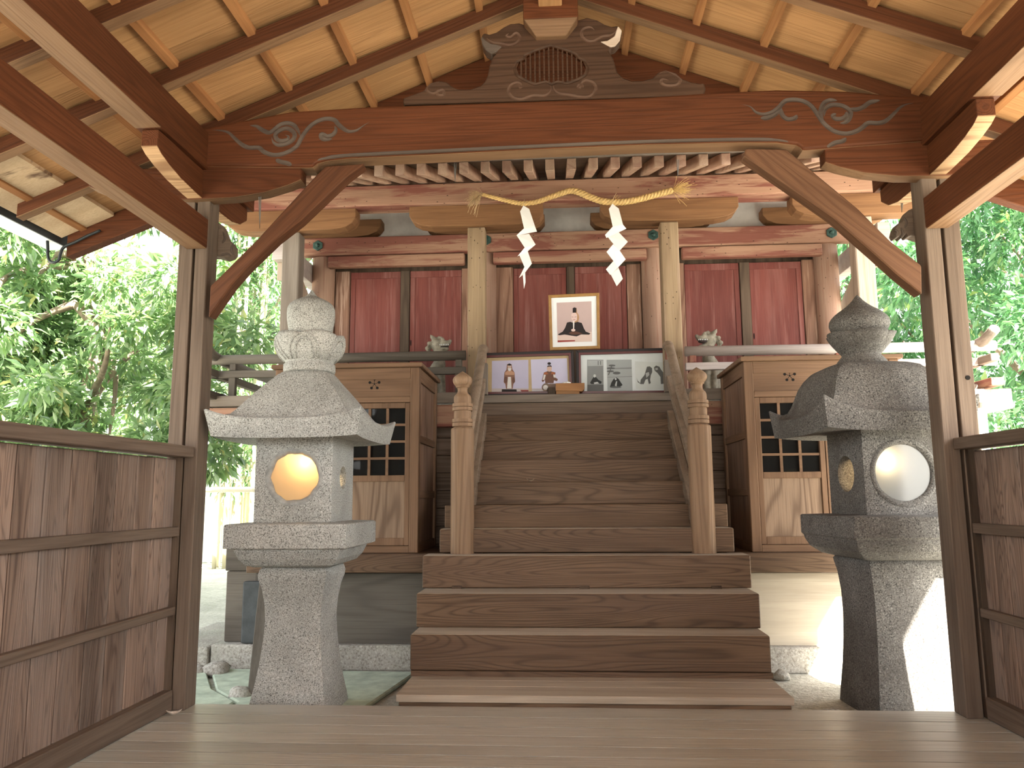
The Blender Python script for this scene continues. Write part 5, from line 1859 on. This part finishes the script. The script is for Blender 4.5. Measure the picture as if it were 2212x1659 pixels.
# ------------------------------------------------------------------ garden
def leaf_cloud(centers, n, size, mat, name, parent=None, flat=.5, seed=1, label=None, long=.34):
    """leaves: folded four-point blades scattered in lumpy clusters"""
    r = np.random.default_rng(seed)
    cs = np.array([c[:3] for c in centers])
    rad = np.array([c[3] for c in centers])
    wts = rad ** 2
    idx = r.choice(len(cs), n, p=wts / wts.sum())
    d = r.normal(size=(n, 3))
    d /= np.linalg.norm(d, axis=1)[:, None]
    rr = rad[idx] * r.uniform(.35, 1.0, n) ** .5
    pos = cs[idx] + d * rr[:, None] * np.array([1, 1, .8])
    # direction of each leaf: outward and drooping
    t = d + r.normal(size=(n, 3)) * .7
    t[:, 2] -= .45
    t /= np.linalg.norm(t, axis=1)[:, None]
    up = r.normal(size=(n, 3)) * .55 + np.array([0, 0, 1.0])
    s = np.cross(t, up)
    s /= np.linalg.norm(s, axis=1)[:, None] + 1e-9
    nn = np.cross(s, t)
    L = size * r.uniform(.6, 1.25, n)
    Wd = L * long * r.uniform(.8, 1.15, n)
    a = pos
    b = pos + t * (L * .45)[:, None] + s * (Wd / 2)[:, None] + nn * (L * .06)[:, None]
    c = pos + t * L[:, None] - nn * (L * .10)[:, None]
    e = pos + t * (L * .45)[:, None] - s * (Wd / 2)[:, None] + nn * (L * .06)[:, None]
    m = pos + t * (L * .5)[:, None]
    v = np.stack([a, b, c, e, m], 1).reshape(-1, 3)
    org = np.array([v[:, 0].mean(), v[:, 1].mean(), v[:, 2].min()])
    k = np.arange(n) * 5
    f = np.concatenate([np.stack([k, k + 1, k + 4], 1), np.stack([k + 1, k + 2, k + 4], 1), np.stack([k + 2, k + 3, k + 4], 1), np.stack([k + 3, k, k + 4], 1)])
    me = bpy.data.meshes.new(name)
    me.vertices.add(len(v))
    me.vertices.foreach_set('co', (v - org).ravel())
    me.loops.add(f.size)
    me.loops.foreach_set('vertex_index', f.ravel().astype(np.int32))
    me.polygons.add(len(f))
    me.polygons.foreach_set('loop_start', np.arange(0, f.size, 3, dtype=np.int32))
    me.polygons.foreach_set('loop_total', np.full(len(f), 3, dtype=np.int32))
    me.materials.append(mat)
    me.update()
    o = bpy.data.objects.new(name, me)
    COL.objects.link(o)
    if parent is not None:
        o.parent = parent
        o.location = Vector(org) - Vector(BASE[parent.name])
    else:
        o.location = org
    BASE[o.name] = tuple(org)
    if label:
        o['label'] = label
    return o


def tree(x, y, h, clusters, n, size, mat, lab, group, trunk_r=.14, seed=1, branches=6):
    t = empty('garden_tree', (x, y, ZG), lab, 'tree', group)
    mb = MB()
    rr = random.Random(seed)
    top = Vector((x + rr.uniform(-.3, .3), y, h * .8))
    pts = [Vector((x, y, ZG)), Vector((x + rr.uniform(-.1, .1), y, h * .3)), Vector((x + rr.uniform(-.2, .2), y + .1, h * .55)), top]
    mb.tube([Vector(q) for q in spline([tuple(p) for p in pts], 5)], [trunk_r * (1 - .75 * i / 15) for i in range(16)], 10)
    build(mb, 'trunk', M['bark'], t, smooth=True)
    mb = MB()
    for i in range(branches):
        c = clusters[rr.randrange(len(clusters))]
        s0 = pts[1].lerp(pts[3], rr.uniform(0, .8))
        e = Vector(c[:3])
        mid = s0.lerp(e, .5) + Vector((rr.uniform(-.2, .2), rr.uniform(-.2, .2), rr.uniform(-.1, .3)))
        mb.tube([Vector(q) for q in spline([tuple(s0), tuple(mid), tuple(e)], 5)], [trunk_r * .38 * (1 - .08 * j) for j in range(11)], 7)
    build(mb, 'branches', M['bark'], t, smooth=True)
    leaf_cloud(clusters, n, size, mat, 'crown', t, seed=seed)
    return t


def clus(cx, cy, cz, rx, ry, rz, n, r, seed):
    q = random.Random(seed)
    out = []
    for i in range(n):
        while True:
            p = (q.uniform(-1, 1), q.uniform(-1, 1), q.uniform(-1, 1))
            if p[0] ** 2 + p[1] ** 2 + p[2] ** 2 < 1:
                break
        out.append((cx + p[0] * rx, cy + p[1] * ry, cz + p[2] * rz, r * q.uniform(.6, 1.2)))
    return out


G = 'trees beside the shrine'
tree(-5.3, 8.2, 5.5, clus(-5.1, 7.8, 2.7, 1.9, 1.1, 2.1, 90, .30, 1), 19000, .15, M['leafA'], 'broad-leaved tree beyond the board wall, nearest the gutter', G, seed=1)
tree(-7.4, 9.6, 6.0, clus(-7.2, 9.0, 2.9, 1.9, 1.1, 2.3, 80, .34, 2), 15000, .17, M['leafA'], 'broad-leaved tree beyond the board wall at the edge of the view', G, seed=2)
tree(-6.9, 16.5, 8.5, clus(-6.7, 16.5, 5.4, 2.6, 1.3, 2.9, 40, .62, 3), 11000, .24, M['leafA'], 'broad-leaved tree seen behind the diagonal brace and bamboo', G, seed=3)
tree(-10.6, 13.5, 7.0, clus(-10.5, 13.5, 4.2, 3.4, 1.2, 3.8, 46, .75, 4), 12000, .24, M['leafA'], 'dense tree filling the background behind the broad-leaved trees', G, seed=4)
tree(5.6, 9.3, 6.5, clus(5.4, 9.2, 3.3, 1.5, 1.2, 2.3, 40, .45, 5), 15000, .14, M['leafB'], 'leafy green tree beyond the right end of the veranda', G, seed=5)
tree(4.1, 11.5, 6.5, clus(4.2, 11.5, 3.4, 1.3, 1.0, 2.3, 28, .45, 6), 9000, .15, M['leafB'], 'green tree between the pale outer column and the porch pillar', G, seed=6)
tree(8.3, 11.8, 7.0, clus(7.8, 11.8, 3.4, 2.2, 1.2, 2.9, 38, .6, 7), 10000, .18, M['leafB'], 'green tree in the right-hand background behind the leafy one', G, seed=7)

# bamboo clump behind the pale lantern
bq = random.Random(5)
names = ['foremost', 'second', 'third', 'fourth', 'fifth', 'sixth', 'seventh', 'eighth', 'ninth', 'tenth', 'eleventh', 'twelfth']
GB = 'bamboo stalks behind the pale lantern'
for i, px in enumerate((474, 486, 494, 503, 511, 519, 527, 534, 541, 547, 466, 581)):
    yb = 12.6 + .7 * bq.random()
    b0 = at(px, 1150, yb)
    x0 = b0.x
    tipx = x0 + bq.uniform(-.12, .16)
    t = empty('bamboo_stalk', (x0, yb, ZG), 'slender pale bamboo stalk in the clump behind the pale lantern', 'bamboo', GB)
    rad = bq.uniform(.028, .05)
    path = [Vector((x0, yb, ZG)), Vector((x0 * .5 + tipx * .5, yb, 3.0)), Vector((tipx, yb + .1, 6.2))]
    mb = MB()
    for z in np.arange(.25, 6.0, .42):
        f = (z - ZG) / 6.3
        xx_ = x0 + (tipx - x0) * f
        mb.lathe([(rad * 1.0, z - .008), (rad * 1.15, z), (rad * 1.0, z + .008)], xx_, yb + .02 * f, 8)
    mb.tube([Vector(q) for q in spline([tuple(p) for p in path], 6)], [rad * (1 - .03 * j) for j in range(13)], 8)
    build(mb, 'culm', M['bamboo'], t, smooth=True)
    leaf_cloud([(tipx + bq.uniform(-.4, .4), yb, bq.uniform(1.4, 6.2), .42) for _ in range(9)], 420, .2, M['leafC'], 'leaves', t, seed=40 + i, long=.2)
br = empty('bamboo_rail', (-5.2, 11.9, 1.15), 'horizontal bamboo pole crossing in front of the bamboo stalks', 'pole')
build(MB().tube([(-7.5, 11.9, 1.15), (-5.2, 11.9, 1.148), (-3.2, 11.9, 1.145)], .042, 12), 'culm', M['bambooX'], br, smooth=True)
mb = MB()
for x in (-6.6, -5.9, -5.25, -4.75, -4.1):
    mb.tube([(x - .015, 11.9, 1.148), (x, 11.9, 1.148), (x + .015, 11.9, 1.148)], [.043, .05, .043], 12)
build(mb, 'node_rings', M['bambooX'], br)
for x in (-7.0, -3.6):
    build(MB().lathe([(.045, ZG), (.045, 1.11)], x, 11.9, 10), 'post', M['bamboo'], br)
build(MB().box(-14, -2.6, 13.9, 14.1, ZG, 1.05), 'boundary_wall', M['blockwall'], bevel=.01, label='low pale block wall behind the bamboo', cat='wall')
build(MB().box(3.2, 16, 14.4, 14.6, ZG, 1.0), 'boundary_wall', M['blockwall'], bevel=.01, label='low pale block wall behind the trees on the dark lantern side', cat='wall')

# ------------------------------------------------------------------ light
SUN_DIR = Vector((.58, -.66, .93)).normalized()     # towards the sun
w = bpy.data.worlds.new('sky')
scene.world = w
w.use_nodes = True
nt = w.node_tree
nt.nodes.clear()
sky = N(nt, 'ShaderNodeTexSky')
sky.sky_type = 'NISHITA'
sky.sun_disc = False
sky.sun_elevation = math.asin(SUN_DIR.z)
sky.sun_rotation = math.atan2(SUN_DIR.x, SUN_DIR.y)
sky.air_density = 1.2
sky.dust_density = 2.5
sky.ozone_density = 1.0
hs = N(nt, 'ShaderNodeHueSaturation')
hs.inputs['Saturation'].default_value = .2
bg = N(nt, 'ShaderNodeBackground')
bg.inputs['Strength'].default_value = .42
wo = N(nt, 'ShaderNodeOutputWorld')
nt.links.new(sky.outputs[0], hs.inputs['Color'])
nt.links.new(hs.outputs[0], bg.inputs[0])
nt.links.new(bg.outputs[0], wo.inputs[0])
ld = bpy.data.lights.new('sun', 'SUN')
ld.energy = 30.0
ld.angle = math.radians(.6)
ld.color = (1.0, .95, .86)
lo_ = bpy.data.objects.new('sun', ld)
lo_.rotation_euler = SUN_DIR.to_track_quat('Z', 'Y').to_euler()
lo_.location = (8, -6, 12)
COL.objects.link(lo_)

scene.view_settings.view_transform = 'Standard'
scene.view_settings.look = 'None'
scene.view_settings.gamma = 1.0
scene.view_settings.use_curve_mapping = False
scene.view_settings.exposure = 1.08
scene.cycles.use_denoising = True
scene.cycles.max_bounces = 10
scene.cycles.diffuse_bounces = 6
scene.cycles.sample_clamp_indirect = 12
